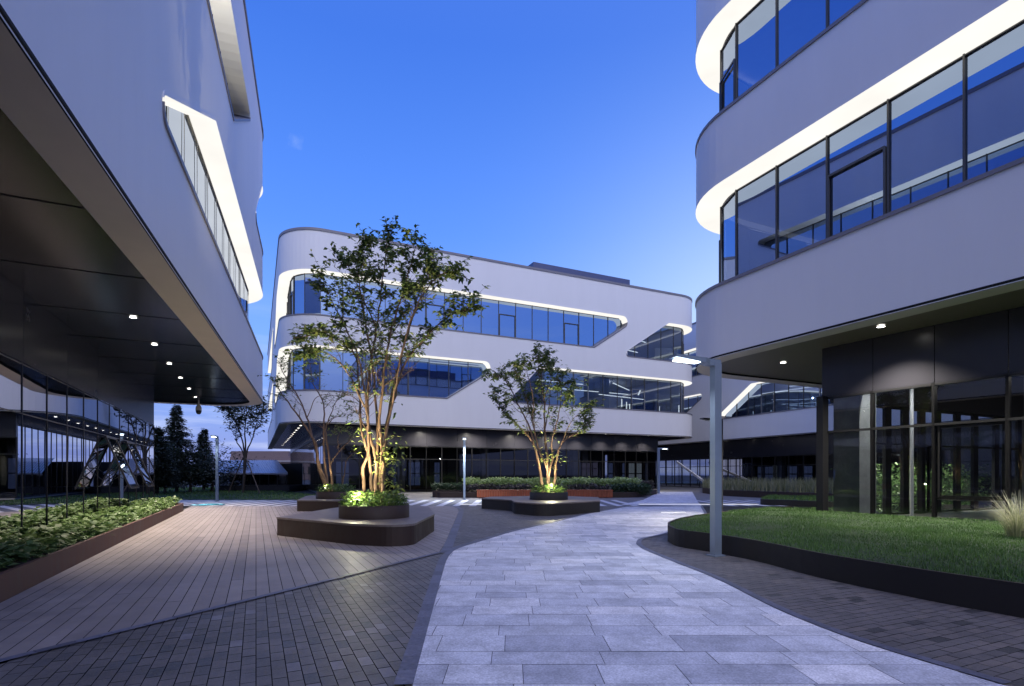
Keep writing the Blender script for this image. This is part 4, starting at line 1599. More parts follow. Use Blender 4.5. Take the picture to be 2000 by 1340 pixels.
def grow_tree(name, label, base, stems, leaf_n, leaf_size, group=None, bark='bark', leaf='leaf', seed=1, twig=.55, sec=7, sec_len=.9,
              low=.4, stray=(), leaf_tone=.62, cat='tree', thick=.05, leaf_low=.45):
    """Multi-stem tree: stems given as lists of points; side branches and twigs grown on them, leaves set along the twigs."""
    rd = random.Random(seed)
    root = empty(name, base, label, cat, group)
    tr = MB()
    tw = []
    for st_, r0 in stems:
        pts = smooth_poly([Vector(q_) for q_ in st_], 6)
        n = len(pts)
        for i in range(1, n):
            pts[i] += Vector((rd.gauss(0, .012), rd.gauss(0, .012), 0))
        rads = [max(.006, r0 * (1 - .86 * (i / (n - 1)) ** .8)) for i in range(n)]
        tr.tube(pts, rads, 7)
        Ls = sum((pts[i] - pts[i - 1]).length for i in range(1, n))
        ns = max(2, int(sec * Ls / 4.0))
        for k in range(ns):
            f = low + (1 - low) * (k + rd.random()) / ns
            i = min(n - 2, int(f * (n - 1)))
            p0 = pts[i]
            tg = (pts[i + 1] - pts[i]).normalized()
            th = rd.uniform(0, 2 * math.pi)
            out = Vector((math.cos(th), math.sin(th), rd.uniform(-.1, .5)))
            d = (tg * rd.uniform(.5, .95) + out * .75).normalized()
            L = sec_len * rd.uniform(.45, 1.1) * (1.15 - .55 * f)
            q = [p0]
            m_ = 5
            for j in range(m_):
                d = (d + Vector((rd.gauss(0, .13), rd.gauss(0, .13), rd.gauss(.03, .10)))).normalized()
                q.append(q[-1] + d * L / m_)
            rb = rads[i] * .5
            tr.tube(q, [max(.004, rb * (1 - .75 * j / m_)) for j in range(m_ + 1)], 5, cap=False)
            tw.append((q, f))
            for j in range(1, m_ + 1):
                for _ in range(2 if j > 1 else 1):
                    th = rd.uniform(0, 2 * math.pi)
                    d2 = (d * .6 + Vector((math.cos(th), math.sin(th), rd.uniform(-.35, .5))) * .8).normalized()
                    L2 = twig * rd.uniform(.4, 1.1)
                    q2 = [q[j]]
                    for _k in range(3):
                        d2 = (d2 + Vector((rd.gauss(0, .16), rd.gauss(0, .16), rd.gauss(-.03, .12)))).normalized()
                        q2.append(q2[-1] + d2 * L2 / 3)
                    tr.tube(q2, [.0045, .0035, .003, .002], 4, cap=False)
                    tw.append((q2, f))
    tr.build('trunk', M[bark], root, origin=base)
    P, D, T = [], [], []
    tw2 = [t_ for t_ in tw if t_[1] >= leaf_low] or tw
    wgt = [max(.1, (t_[1] - leaf_low + .25)) for t_ in tw2]
    for q, f in rd.choices(tw2, wgt, k=leaf_n):
        i = rd.randrange(len(q) - 1)
        a = q[i].lerp(q[i + 1], rd.random())
        dd = (q[i + 1] - q[i]).normalized()
        th = rd.uniform(0, 2 * math.pi)
        o = Vector((math.cos(th), math.sin(th), rd.gauss(-.25, .35))) * .85 + dd * .5
        P.append(tuple(a))
        D.append(tuple(o))
        T.append(min(1, max(0, rd.gauss(leaf_tone, .24))))
    for q in stray:
        for _ in range(q[1]):
            P.append(tuple(Vector(q[0]) + Vector((rd.gauss(0, q[2]), rd.gauss(0, q[2]), rd.gauss(0, q[3])))))
            th = rd.uniform(0, 2 * math.pi)
            D.append((math.cos(th), math.sin(th), rd.gauss(-.3, .4)))
            T.append(min(1, max(0, rd.gauss(leaf_tone + .2, .2))))
    sz = np.array([leaf_size * rd.uniform(.6, 1.25) for _ in P])
    leaves('crown', np.array(P), sz, M[leaf], root, base, .52, tone=np.array(T), dirs=np.array(D))
    return root


# ================================================================== TREE BENCHES
def tree_bench(label, outline, ring_c, ring_r, zt, zr, steel, ring_steel):
    c = Vector((ring_c[0], ring_c[1], 0))
    root = empty('tree_bench', c, label, 'bench planter', 'planter benches with trees')
    b = MB()
    b.prism(outline, .0, zt - .045, 0, None, False)
    b.build('bench_base', M[steel], root)
    big = [Vector(q_) for q_ in outline]
    cen = sum(big, Vector((0, 0))) / len(big)
    out2 = [cen + (q_ - cen) * (1 + .015 / max(.3, (q_ - cen).length)) for q_ in big]
    t_ = MB()
    t_.prism(out2, zt - .045, zt)
    t_.build('bench_top', M['bench_top'], root)
    r_ = MB()
    r_.lathe(c, [(ring_r, zt + .001), (ring_r, zr), (ring_r - .03, zr), (ring_r - .03, zr - .09)], 48)
    r_.build('planter_ring', M[ring_steel], root)
    s_ = MB()
    s_.disc((c.x, c.y, zr - .07), ring_r - .03, 40)
    s_.build('planter_soil', M['soil'], root)
    return root


def planter_cover(c, r, z, n, label, name='ground_cover_foliage'):
    P, S, T = [], [], []
    for _ in range(n):
        a, q_ = random.uniform(0, 2 * math.pi), r * math.sqrt(random.random())
        hh = abs(random.gauss(.13, .085)) * (1.15 - .5 * (q_ / r) ** 2)
        P.append((c[0] + q_ * math.cos(a), c[1] + q_ * math.sin(a), z - .06 + min(.34, hh * 1.5)))
        S.append(random.uniform(.06, .14))
        T.append(min(1, max(0, random.gauss(.45, .28))))
    o = leaves(name, np.array(P), np.array(S), M['sedge'], None, (c[0], c[1], z), .38, droop=-.35, tone=np.array(T), up_bias=.4)
    return tag(o, label, 'foliage', None, 'stuff')


def uplight(x, y, z, tgt, energy, label, col=(1.0, .86, .52), ang=82):
    root = empty('garden_uplight', (x, y, z), label, 'garden light', 'tree uplights in the planters')
    d = (Vector(tgt) - Vector((x, y, z))).normalized()
    b = MB()
    b.tube([(x, y, z - .05), (x, y, z + .06)], .012, 8)
    a = Vector((x, y, z + .08))
    b.tube([a - d * .06, a + d * .05], .055, 14)
    b.build('lamp_housing', M['black'], root)
    ln = MB()
    side = d.orthogonal().normalized()
    s2 = d.cross(side)
    cc = a + d * .055
    ln.add([cc + (side * math.cos(k * .5236) + s2 * math.sin(k * .5236)) * .05 for k in range(12)], [tuple(range(12))])
    ln.build('lamp_lens', M['uplens'], root)
    spot('uplight_beam', a + d * .10, tgt, energy, col, ang, root, .7, .04)
    pointl('uplight_spill', a + Vector((0, 0, .22)), max(6, energy * .05), (1.0, .93, .60), root, .03)


def px_outline(pts, z, r):
    return fillet([G(u, v, z)[:2] for u, v in pts], r, 8)


# bench 1 (big tree)
Z1 = .46
o1 = fillet([G(541, 1010, Z1)[:2], G(690, 1023, Z1)[:2], G(800, 1027, Z1)[:2], G(848, 1004, Z1)[:2], G(836, 989, Z1)[:2], G(740, 983, Z1)[:2], G(652, 992, Z1)[:2]],
            [.02, 1.2, .9, .25, .6, .8, .8], 8)
c1 = (-3.37, 13.30)
tree_bench('brown curved planter bench nearest the deck, with the tallest tree', o1, c1, .84, Z1, .77, 'corten', 'corten')
planter_cover(c1, .80, .77, 2600, 'lush green ground cover lit round the tallest tree')
# bench 2 (leaning tree behind)
o2 = [G(580, 977, Z1)[:2], G(700, 978, Z1)[:2], G(720, 970, Z1)[:2], G(690, 964.5, Z1)[:2], G(600, 968, Z1)[:2]]
o2 = fillet(o2, [.05, .3, 1.2, 1.2, 1.0], 8)
c2_ = (-7.68, 23.7)
tree_bench('brown planter bench with the half bare leaning tree', o2, c2_, .84, Z1, .77, 'corten', 'corten')
planter_cover(c2_, .80, .77, 1200, 'lit ground cover round the half bare leaning tree')
# bench 3
o3 = fillet([G(1004, 980, Z1)[:2], G(1060, 984, Z1)[:2], G(1172, 978, Z1)[:2], G(1168, 971, Z1)[:2], G(1080, 968, Z1)[:2], G(960, 970, Z1)[:2], G(940, 973, Z1)[:2], G(1000, 976.5, Z1)[:2]],
            [.6, .5, .3, .3, .8, .3, .15, .7], 8)
c3_ = (1.54, 22.75)
tree_bench('charcoal planter bench on the brick paving with the round crowned tree', o3, c3_, .80, Z1, .77, 'charcoal', 'charcoal')
planter_cover(c3_, .76, .77, 1200, 'lit ground cover round the round crowned tree')

# ================================================================== FEATURE TREES
def W(u, v, y):
    q_ = at(u, v, y)
    return (q_.x, q_.y, q_.z)


Y1 = 13.3
st1 = [
    ([W(712, 985, Y1), W(709, 915, Y1), W(720, 880, Y1), W(716, 800, Y1 - .2), W(700, 700, Y1 - .4), W(660, 610, Y1 - .7), W(630, 555, Y1 - .9)], .052),
    ([W(728, 985, Y1 + .1), W(722, 900, Y1 + .1), W(706, 840, Y1), W(702, 760, Y1 + .3), W(692, 690, Y1 + .6), W(640, 655, Y1 + .8), W(575, 660, Y1 + 1.0)], .050),
    ([W(731, 985, Y1 - .1), W(735, 900, Y1), W(719, 830, Y1), W(720, 740, Y1), W(735, 640, Y1 + .1), W(748, 540, Y1 + .2), W(760, 445, Y1 + .1)], .058),
    ([W(738, 985, Y1), W(746, 890, Y1), W(742, 830, Y1), W(748, 740, Y1 - .3), W(765, 640, Y1 - .5), W(790, 560, Y1 - .7), W(812, 480, Y1 - .8)], .060),
    ([W(743, 985, Y1 + .1), W(752, 900, Y1 + .1), W(757, 820, Y1 + .2), W(775, 730, Y1 + .5), W(800, 640, Y1 + .8), W(822, 560, Y1 + 1.1), W(842, 490, Y1 + 1.2)], .058),
    ([W(746, 985, Y1 - .1), W(750, 880, Y1 - .1), W(764, 800, Y1 - .1), W(790, 715, Y1 - .2), W(830, 660, Y1 - .3), W(880, 615, Y1 - .5), W(918, 605, Y1 - .5)], .050),
    ([W(735, 985, Y1 + .2), W(738, 850, Y1 + .4), W(728, 720, Y1 + .7), W(710, 610, Y1 + 1.0), W(700, 530, Y1 + 1.2), W(712, 482, Y1 + 1.3)], .046),
    ([W(764, 800, Y1 - .1), W(782, 700, Y1 - .6), W(812, 600, Y1 - 1.0), W(850, 545, Y1 - 1.2), W(875, 530, Y1 - 1.3)], .030),
    ([W(716, 800, Y1), W(680, 730, Y1 - .6), W(640, 690, Y1 - 1.0), W(590, 690, Y1 - 1.2)], .026),
    ([W(735, 640, Y1 + .1), W(700, 560, Y1 - .4), W(672, 505, Y1 - .7)], .020),
]
stray1 = [(W(752, 900, Y1 - .1), 120, .14, .35), (W(775, 880, Y1), 70, .12, .30), (W(705, 840, Y1), 40, .12, .3), (W(770, 960, Y1), 70, .16, .16), (W(760, 760, Y1), 60, .12, .3)]
grow_tree('courtyard_tree', 'tallest multi stemmed tree, lit from below in the nearest planter', (c1[0], c1[1], .70), st1, 8600, .13, 'trees in the planter benches',
          seed=4, sec=13, sec_len=.74, twig=.42, low=.42, stray=stray1, leaf_low=.52)
Y2 = 23.7
st2 = [
    ([W(640, 962, Y2), W(622, 910, Y2), W(618, 870, Y2), W(598, 835, Y2), W(570, 795, Y2 - .3), W(548, 765, Y2 - .4), W(536, 735, Y2 - .5)], .085),
    ([W(644, 962, Y2), W(628, 920, Y2), W(617, 880, Y2 + .2), W(600, 815, Y2 + .4), W(580, 770, Y2 + .6), W(556, 735, Y2 + .8), W(545, 705, Y2 + .9)], .075),
    ([W(642, 962, Y2 + .1), W(634, 900, Y2 + .2), W(632, 850, Y2 + .2), W(632, 790, Y2 + .4), W(612, 750, Y2 + .6), W(606, 710, Y2 + .7)], .07),
    ([W(650, 962, Y2), W(646, 915, Y2), W(640, 870, Y2), W(637, 835, Y2), W(650, 800, Y2 + .2), W(668, 760, Y2 + .4)], .07),
    ([W(651, 962, Y2), W(646, 910, Y2), W(660, 885, Y2 - .1), W(678, 865, Y2 - .2), W(690, 852, Y2 - .3)], .045),
    ([W(662, 875, Y2 - .1), W(660, 860, Y2 - .2), W(661, 850, Y2 - .2)], .03),
    ([W(664, 962, Y2 + .2), W(672, 930, Y2 + .2), W(675, 905, Y2 + .1), W(684, 890, Y2), W(700, 878, Y2)], .036),
    ([W(640, 830, Y2), W(655, 815, Y2), W(680, 815, Y2 - .1)], .025),
    ([W(600, 815, Y2), W(620, 775, Y2 - .2), W(660, 775, Y2 - .4), W(690, 800, Y2 - .5)], .022),
]
grow_tree('courtyard_tree', 'half bare leaning tree with forked pale branches', (c2_[0], c2_[1], .70), st2, 1300, .13, 'trees in the planter benches',
          seed=9, sec=5, sec_len=1.1, twig=.5, low=.55, leaf_low=.62)
Y3 = 22.75
st3 = [
    ([W(1060, 962, Y3), W(1052, 905, Y3), W(1040, 865, Y3), W(1020, 840, Y3 - .3), W(985, 805, Y3 - .6), W(962, 775, Y3 - .8)], .075),
    ([W(1062, 962, Y3), W(1048, 890, Y3 + .1), W(1036, 840, Y3 + .3), W(1015, 795, Y3 + .6), W(985, 740, Y3 + .9), W(968, 735, Y3 + 1)], .065),
    ([W(1068, 962, Y3), W(1070, 920, Y3), W(1052, 880, Y3), W(1042, 830, Y3 + .2), W(1025, 770, Y3 + .4), W(1003, 712, Y3 + .5)], .07),
    ([W(1069, 962, Y3 + .1), W(1069, 900, Y3), W(1064, 840, Y3), W(1062, 780, Y3), W(1052, 730, Y3 - .1), W(1050, 692, Y3)], .07),
    ([W(1070, 962, Y3), W(1074, 915, Y3), W(1079, 895, Y3), W(1078, 860, Y3 - .2), W(1088, 825, Y3 - .4), W(1096, 770, Y3 - .6), W(1100, 735, Y3 - .8)], .06),
    ([W(1082, 962, Y3), W(1086, 905, Y3), W(1095, 870, Y3), W(1110, 855, Y3 + .1), W(1135, 838, Y3 + .2), W(1160, 812, Y3 + .3)], .06),
    ([W(1062, 780, Y3), W(1080, 740, Y3 - .5), W(1105, 752, Y3 - .8), W(1118, 760, Y3 - 1)], .03),
    ([W(1042, 830, Y3), W(1040, 770, Y3 - .5), W(1030, 730, Y3 - .8), W(1026, 715, Y3 - .9)], .03),
    ([W(1064, 840, Y3), W(1072, 790, Y3 + .6), W(1075, 740, Y3 + 1.0), W(1068, 715, Y3 + 1.2)], .03),
    ([W(1095, 870, Y3), W(1115, 825, Y3 - .4), W(1140, 800, Y3 - .6)], .025),
]
stray3 = [(W(1075, 895, Y3 - .1), 50, .3, .3), (W(1058, 860, Y3), 40, .25, .4)]
grow_tree('courtyard_tree', 'round crowned tree, lit from below in the charcoal planter', (c3_[0], c3_[1], .70), st3, 5200, .17, 'trees in the planter benches',
          seed=21, sec=9, sec_len=1.05, twig=.5, low=.5, stray=stray3, leaf_low=.55)

q = G(707, 979, .80)
uplight(-3.62, 12.72, .78, (-3.3, 13.4, 5.0), 1500, 'glaring uplight under the tallest tree')
uplight(-7.95, 23.1, .80, (-7.9, 23.9, 4.5), 170, 'small uplight under the half bare tree')
uplight(1.62, 22.15, .80, (1.6, 22.9, 4.5), 1900, 'bright uplight under the round crowned tree')

# ================================================================== LEFT PLANTER
pr = empty('planter_box', F(-3.4, 14, 0), 'long rust brown planter box along the mirrored glass', 'planter')
w = MB()
w.psbox(-2.75, -2.69, -3.0, 25.9, .0, .335)
w.psbox(-4.12, -2.75, 25.84, 25.9, .0, .335)
w.build('planter_wall', M['corten_pale'], pr)
w = MB()
w.psbox(-4.12, -2.76, -3.0, 25.83, .02, .25)
w.build('planter_soil', M['soil'], pr)
P, S, T, D = [], [], [], []
for _ in range(3300):
    s_ = 3.2 + 22.5 * random.random() ** 1.0
    p_ = random.uniform(-4.02, -2.80)
    edge = min(1, (p_ + 4.1) / .25, (-2.66 - p_) / .2)
    h_ = .27 + (.55 + .45 * s_ / 25) * (random.random() * .27 * max(.25, edge) + .04 * math.sin(s_ * 2.1) + .04 * math.sin(s_ * 5.3 + p_ * 4))
    c = F(p_, s_, h_)
    for j in range(4):
        th = random.uniform(0, 2 * math.pi)
        P.append(tuple(c))
        D.append((math.cos(th), math.sin(th), random.gauss(.12, .3)))
        S.append(random.uniform(.09, .19))
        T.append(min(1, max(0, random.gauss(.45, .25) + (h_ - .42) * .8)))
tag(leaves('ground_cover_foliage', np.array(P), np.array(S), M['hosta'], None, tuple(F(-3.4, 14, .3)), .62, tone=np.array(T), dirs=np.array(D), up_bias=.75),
    'broad leaved green ground cover filling the long planter box', 'foliage', None, 'stuff')

# ================================================================== RAISED LAWN ON THE RIGHT
ZL = .36
front = [G(*q_, ZL)[:2] for q_ in ((1304, 1026), (1325, 1034), (1388, 1042), (1480, 1056), (1600, 1080), (1800, 1112), (1996, 1140))]
front = [Vector(q_) for q_ in front]
ext = front[-1] + (front[-1] - front[-2]).normalized() * 3.5
back = [Vector(G(*q_, ZL)[:2]) for q_ in ((1545, 988), (1480, 992), (1408, 999), (1340, 1009), (1308, 1018))]
fl_ = smooth_poly(front + [ext], 4)
bl_ = smooth_poly(back + [front[0]], 4)[:-1]
wall_pts = [RWw(9.5, -.02), RWw(0.0, -.02)]
lawn_poly = [Vector((q_.x, q_.y)) for q_ in fl_] + [Vector((wall_pts[0].x, wall_pts[0].y)), Vector((wall_pts[1].x, wall_pts[1].y)), Vector(F(16.6, 10.5)[:2]), Vector(F(16.2, 13.2)[:2])] + bl_
kroot = empty('raised_lawn_bed', (front[2].x, front[2].y, 0), 'black steel kerb of the curved raised lawn beside the grey lamp post', 'lawn bed')
kb = MB()
kl = bl_ + fl_
th_ = .05
cenl = Vector((9.5, 11.5))
inn = []
for i in range(len(kl)):
    d_ = (kl[min(i + 1, len(kl) - 1)] - kl[max(i - 1, 0)]).normalized()
    n_ = Vector((-d_.y, d_.x))
    inn.append(kl[i] + n_ * th_)
for i in range(len(kl) - 1):
    a_, b_, c_, d_ = kl[i], kl[i + 1], inn[i + 1], inn[i]
    kb.quad((a_.x, a_.y, 0), (b_.x, b_.y, 0), (b_.x, b_.y, ZL), (a_.x, a_.y, ZL), 0, True)
    kb.quad((a_.x, a_.y, ZL), (b_.x, b_.y, ZL), (c_.x, c_.y, ZL), (d_.x, d_.y, ZL), 1)
    kb.quad((d_.x, d_.y, ZL), (c_.x, c_.y, ZL), (c_.x, c_.y, 0), (d_.x, d_.y, 0), 0, True)
kb.build('kerb_wall', [M['charcoal'], M['corten']], kroot)


def lawn_z(x_, y_):
    dmin = 9
    for i in range(0, len(kl), 2):
        dd = math.hypot(kl[i].x - x_, kl[i].y - y_)
        if dd < dmin:
            dmin = dd
    return ZL - .05 + .13 * min(1, dmin / 2.2) ** .8 + .015 * math.sin(x_ * 2.3) * math.cos(y_ * 1.7)


def lawn_surface(poly, zf, step, nm, mt_, parent=None):
    mb_ = MB()
    xs = [q_[0] for q_ in poly]
    ys = [q_[1] for q_ in poly]
    pp_ = [(q_[0], q_[1]) for q_ in poly]
    if area2(pp_) < 0:
        pp_.reverse()
    x0 = min(xs)
    while x0 < max(xs):
        y0 = min(ys)
        while y0 < max(ys):
            c = clip_rect(pp_, [(x0, y0), (x0 + step, y0), (x0 + step, y0 + step), (x0, y0 + step)])
            if len(c) >= 3 and abs(area2(c)) > 1e-5:
                mb_.add([(q_[0], q_[1], zf(*q_)) for q_ in c], [tuple(range(len(c)))], 0, True)
            y0 += step
        x0 += step
    return mb_.build(nm, mt_, parent)


lawn_surface(lawn_poly, lawn_z, .5, 'lawn_soil', M['grass_soil'], kroot)


def grass_on(poly, zf, n, h, w_, label, lean=.5, tone_mu=.5, dens=None):
    xs = [q_[0] for q_ in poly]
    ys = [q_[1] for q_ in poly]
    B, H, T = [], [], []
    tries = 0
    while len(B) < n and tries < n * 8:
        tries += 1
        x_, y_ = random.uniform(min(xs), max(xs)), random.uniform(min(ys), max(ys))
        if dens and random.random() > dens(x_, y_):
            continue
        if not inside(poly, x_, y_):
            continue
        B.append((x_, y_, zf(x_, y_) - .005))
        H.append(h * random.uniform(.5, 1.25) * (1 + .35 * math.sin(x_ * 3.1 + y_) * math.sin(y_ * 2.7)))
        T.append(min(1, max(0, random.gauss(tone_mu, .25) + .28 * math.sin(x_ * 1.7 + 1.3 * math.sin(y_ * .9)) * math.sin(y_ * 1.3 + x_ * .4))))
    o = blades('grass', np.array(B), np.array(H), w_, lean, M['grass'], None, (xs[0], ys[0], 0), np.array(T))
    return tag(o, label, 'grass', None, 'stuff')


grass_on(lawn_poly, lawn_z, 120000, .050, .010, 'short green grass of the raised lawn beside the dark glazed ground floor',
         dens=lambda x_, y_: 1.0 if y_ < 11 else .55)
# pale plinth strip under the glass
ps_ = MB()
a_, b_ = RWw(-.35, -.28), RWw(9.5, -.28)
c_, d_ = RWw(9.5, .1), RWw(-.35, .1)
ps_.prism([a_[:2], b_[:2], c_[:2], d_[:2]], .05, .40)
pst = ps_.build('plinth_strip', M['concrete'], right_b)
# ornamental grass
q = G(1988, 1054, .40)
og = arching('ornamental_grass', [(q.x, q.y, .40), (q.x + .22, q.y + .16, .40), (q.x + .30, q.y - .2, .40)], 170, .82, .010, M['ornamental'], None, (q.x, q.y, .40), spread=1.0, base_r=.16)
tag(og, 'pale striped ornamental grass clump on the raised lawn by the glass', 'ornamental grass')

# second raised bed, behind the lawn
bd = empty('grass_bed', F(25.6, 25, 0), 'long brown kerbed bed of feathery grass along the side street', 'planting bed')
bp = [Vector(G(*q_)[:2]) for q_ in ((1372, 963), (1410, 968.5), (1500, 973), (1640, 979), (1900, 990))]
bq = [Vector(G(*q_)[:2]) for q_ in ((1900, 972), (1640, 966), (1500, 961), (1400, 957.5), (1374, 957))]
bed_poly = fillet(bp + bq, [.8, 2, 2, 2, 0, 0, 2, 2, 1, .8], 5)
b = MB()
b.prism(bed_poly, 0, .42)
b.build('kerb_wall', M['corten'], bd)
P = []
while len(P) < 6500:
    x_, y_ = random.uniform(10, 32), random.uniform(22, 54)
    if inside(bed_poly, x_, y_):
        P.append((x_, y_, .40))
P = np.array(P)
o = blades('feather_grass', P, RNG.uniform(.45, 1.0, len(P)), .05, .32, M['feather'], None, tuple(P[0]), tone=np.clip(RNG.normal(.55, .25, len(P)), 0, 1))
tag(o, 'pale feathery ornamental grass filling the long kerbed bed', 'ornamental grass', None, 'stuff')
b2 = empty('raised_lawn_bed', F(19, 17, 0), 'low black kerbed strip of dark lawn between the two grass beds', 'lawn bed')
bp2 = [Vector(G(*q_)[:2]) for q_ in ((1484, 986), (1600, 991), (1900, 1001), (1900, 984), (1600, 979), (1500, 977.5))]
b = MB()
b.prism(fillet(bp2, [.4, 0, 0, 0, 0, .4], 4), 0, .28)
b.build('kerb_wall', M['charcoal'], b2)
l2 = fillet([Vector((q_.x + .06, q_.y + .12)) for q_ in bp2[:3]] + [Vector((q_.x, q_.y - .1)) for q_ in bp2[3:]], [.4, 0, 0, 0, 0, .4], 4)
b = MB()
flat(b, l2, .285)
b.build('lawn_soil', M['grass_soil'], b2)
grass_on(l2, lambda x_, y_: .285, 9000, .09, .03, 'dark grass of the low kerbed strip')

# hedge seen through the lobby
for (p0_, p1_, s0_, s1_, lab) in ((19.8, 29.0, 12.4, 13.5, 'lit green hedge seen through the glazed lobby'),):
    P, S = [], []
    for _ in range(5200):
        P.append(tuple(F(random.uniform(p0_, p1_), random.uniform(s0_, s1_), max(.05, random.random() ** .8 * (1.75 + .25 * math.sin(len(P) * .37))))))
        S.append(random.uniform(.08, .16))
    tag(leaves('hedge', np.array(P), np.array(S), M['hosta'], None, tuple(F(p0_, s0_, 0)), .5), lab, 'hedge')
spot('hedge_light', F(23.0, 11.2, 3.6), F(23.5, 13.0, .8), 1500, (1, .97, .85), 130, right_b)

# ================================================================== HEDGES AND BENCHES IN FRONT OF THE CENTRE BUILDING
def hedge(u0, u1, y0, y1, z0, z1, n, size, mt_, label, name='hedge', wob=.08):
    P, S, T = [], [], []
    for _ in range(n):
        f = random.random()
        y_ = random.uniform(y0, y1)
        x_ = ((u0 + (u1 - u0) * f) - CU) / FPX * (y0 + y1) / 2
        zt_ = z1 + wob * math.sin(f * 41) * math.sin(f * 13 + y_) + random.gauss(0, wob * .4)
        z_ = z0 + (zt_ - z0) * random.random() ** .55
        P.append((x_, y_, z_))
        S.append(size * random.uniform(.6, 1.3))
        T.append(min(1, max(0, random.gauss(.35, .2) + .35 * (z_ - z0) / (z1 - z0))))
    P = np.array(P)
    core_lo, core_hi = P.min(0), P.max(0)
    o = leaves(name, P, np.array(S), M[mt_], None, ((core_lo[0] + core_hi[0]) / 2, (core_lo[1] + core_hi[1]) / 2, z0), .5, droop=-.5, tone=np.array(T), up_bias=.3)
    return tag(o, label, 'hedge', 'hedges before the centre building')


hb = empty('planting_bed', (2.0, 38.4, 0), 'dark kerbed hedge bed under the centre building', 'planting bed')
b = MB()
b.prism(fillet([(-4.9, 35.3), (8.0, 35.3), (11.0, 41.2), (11.3, 42.6), (9.6, 43.4), (-4.9, 38.6)], [.3, 1.2, .5, .3, .4, .3], 5), 0, .34)
b.build('kerb_wall', M['corten'], hb)
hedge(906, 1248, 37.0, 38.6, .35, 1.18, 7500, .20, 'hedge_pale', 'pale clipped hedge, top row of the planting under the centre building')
hedge(900, 1190, 35.9, 36.9, .30, .78, 4200, .17, 'hedge_red', 'purplish low hedge behind the rust red benches')
hedge(1194, 1266, 35.8, 37.6, .05, .78, 2600, .20, 'hedge_dark', 'dark green hedge at the right end of the rust red bench')
hedge(1248, 1272, 39.2, 40.8, .34, .95, 900, .2, 'hedge_red', 'small purplish hedge in the corner of the hedge bed')
hedge(846, 904, 36.0, 38.0, .42, .80, 1500, .2, 'hedge_dark', 'low green hedge in the short kerbed planter beside the zebra stripes')
b = MB()
x0, x1 = (845 - CU) / FPX * 36, (902 - CU) / FPX * 36
b.prism(fillet([(x0, 35.6), (x1, 35.6), (x1, 38.4), (x0, 38.4)], .3, 5), 0, .42)
tag(b.build('planter_kerb', M['corten'], None), 'short brown planter kerb left of the lamp post before the hedge', 'planter')
for u0, u1, lab in ((932, 1040, 'rust red box bench on the left of the charcoal planter'), (1102, 1196, 'rust red box bench on the right of the charcoal planter')):
    ux0, ux1 = (u0 - CU) / FPX * 34.9, (u1 - CU) / FPX * 34.9
    rb = empty('box_bench', ((ux0 + ux1) / 2, 35.1, 0), lab, 'bench', 'rust red box benches')
    b = MB()
    k = int((ux1 - ux0) / .16)
    for i in range(k):
        xa = ux0 + (ux1 - ux0) * i / k
        xb = ux0 + (ux1 - ux0) * (i + 1) / k - .012
        b.obox(((xa + xb) / 2, 35.0), (1, 0), (0, 1), (xb - xa) / 2, .27, .04, .46)
    b.build('slatted_front', M['red_bench'], rb)
    b = MB()
    b.obox(((ux0 + ux1) / 2, 35.0), (1, 0), (0, 1), (ux1 - ux0) / 2 + .02, .29, .462, .52)
    b.build('seat', M['red_bench'], rb)

# ================================================================== SECURITY CAMERA, LOGO PROJECTION
c = at(388, 786, 26.6)
sc_ = empty('security_camera', (c.x, c.y, 5.1), 'white dome security camera hanging from the dark soffit', 'security camera')
b = MB()
b.tube([(c.x, c.y, 5.16), (c.x, c.y, 4.92)], .03, 10)
b.lathe(c, [(.03, 4.96), (.07, 4.90), (.12, 4.82), (.135, 4.74), (.135, 4.64)], 20)
b.build('camera_housing', M['white_plastic'], sc_)
b = MB()
b.lathe(c, [(.128, 4.64), (.125, 4.58), (.10, 4.50), (.05, 4.455), (.0, 4.45)], 20)
b.build('camera_dome', M['black'], sc_)
q = G(405, 986.5)
lg = empty('light_projection', (q.x, q.y, .0), 'cyan round light projection on the striped ground by the planter end', 'floor projection')
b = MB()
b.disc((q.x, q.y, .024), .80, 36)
b.build('projection_disc', M['cyan_soft'], lg)  # glowing disc painted in place of the projected pool of light
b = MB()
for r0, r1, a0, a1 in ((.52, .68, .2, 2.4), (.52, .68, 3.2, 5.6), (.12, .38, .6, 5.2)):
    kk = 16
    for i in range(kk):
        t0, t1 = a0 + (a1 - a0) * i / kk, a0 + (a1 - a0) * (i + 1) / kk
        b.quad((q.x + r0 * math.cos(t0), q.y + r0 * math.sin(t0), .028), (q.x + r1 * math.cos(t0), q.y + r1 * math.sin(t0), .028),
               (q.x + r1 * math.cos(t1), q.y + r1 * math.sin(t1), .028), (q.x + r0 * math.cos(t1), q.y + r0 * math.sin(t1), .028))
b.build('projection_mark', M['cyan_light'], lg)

# ================================================================== BACKGROUND LEFT
lawn_l = [(-40, STR1 + .2), (-10.6, STR1 + .2), (-13.2, 38.0), (-21, 49), (-30, 62), (-52, 62)]
b = MB()
flat(b, lawn_l, .02)
tag(b.build('background_lawn', M['grass_soil']), kind='structure')
grass_on(lawn_l, lambda x_, y_: .02, 26000, .11, .045, 'mown grass of the background lawn behind the striped ground')
q = at(545, 945, 49)
ht = empty('garage_ramp_pavilion', (-21.5, 50.5, 0), 'low pavilion with a sloping ribbed metal roof beyond the lawn', 'pavilion')
b = MB()
xl, xr = -26.6, at(565, 0, 49).x
b.obox(((xl + xr) / 2, 51.6), (1, 0), (0, 1), (xr - xl) / 2, 2.6, 0, .52)
b.build('plinth', M['black'], ht)
b = MB()
for i in range(8):
    xx = xl + .3 + (xr - xl - .8) * i / 7
    pb = MB()
    pb.obox((xx, 49.56), (1, 0), (0, 1), .03, .03, .52, 1.6)
    pb.build('post', M['frame'], ht)
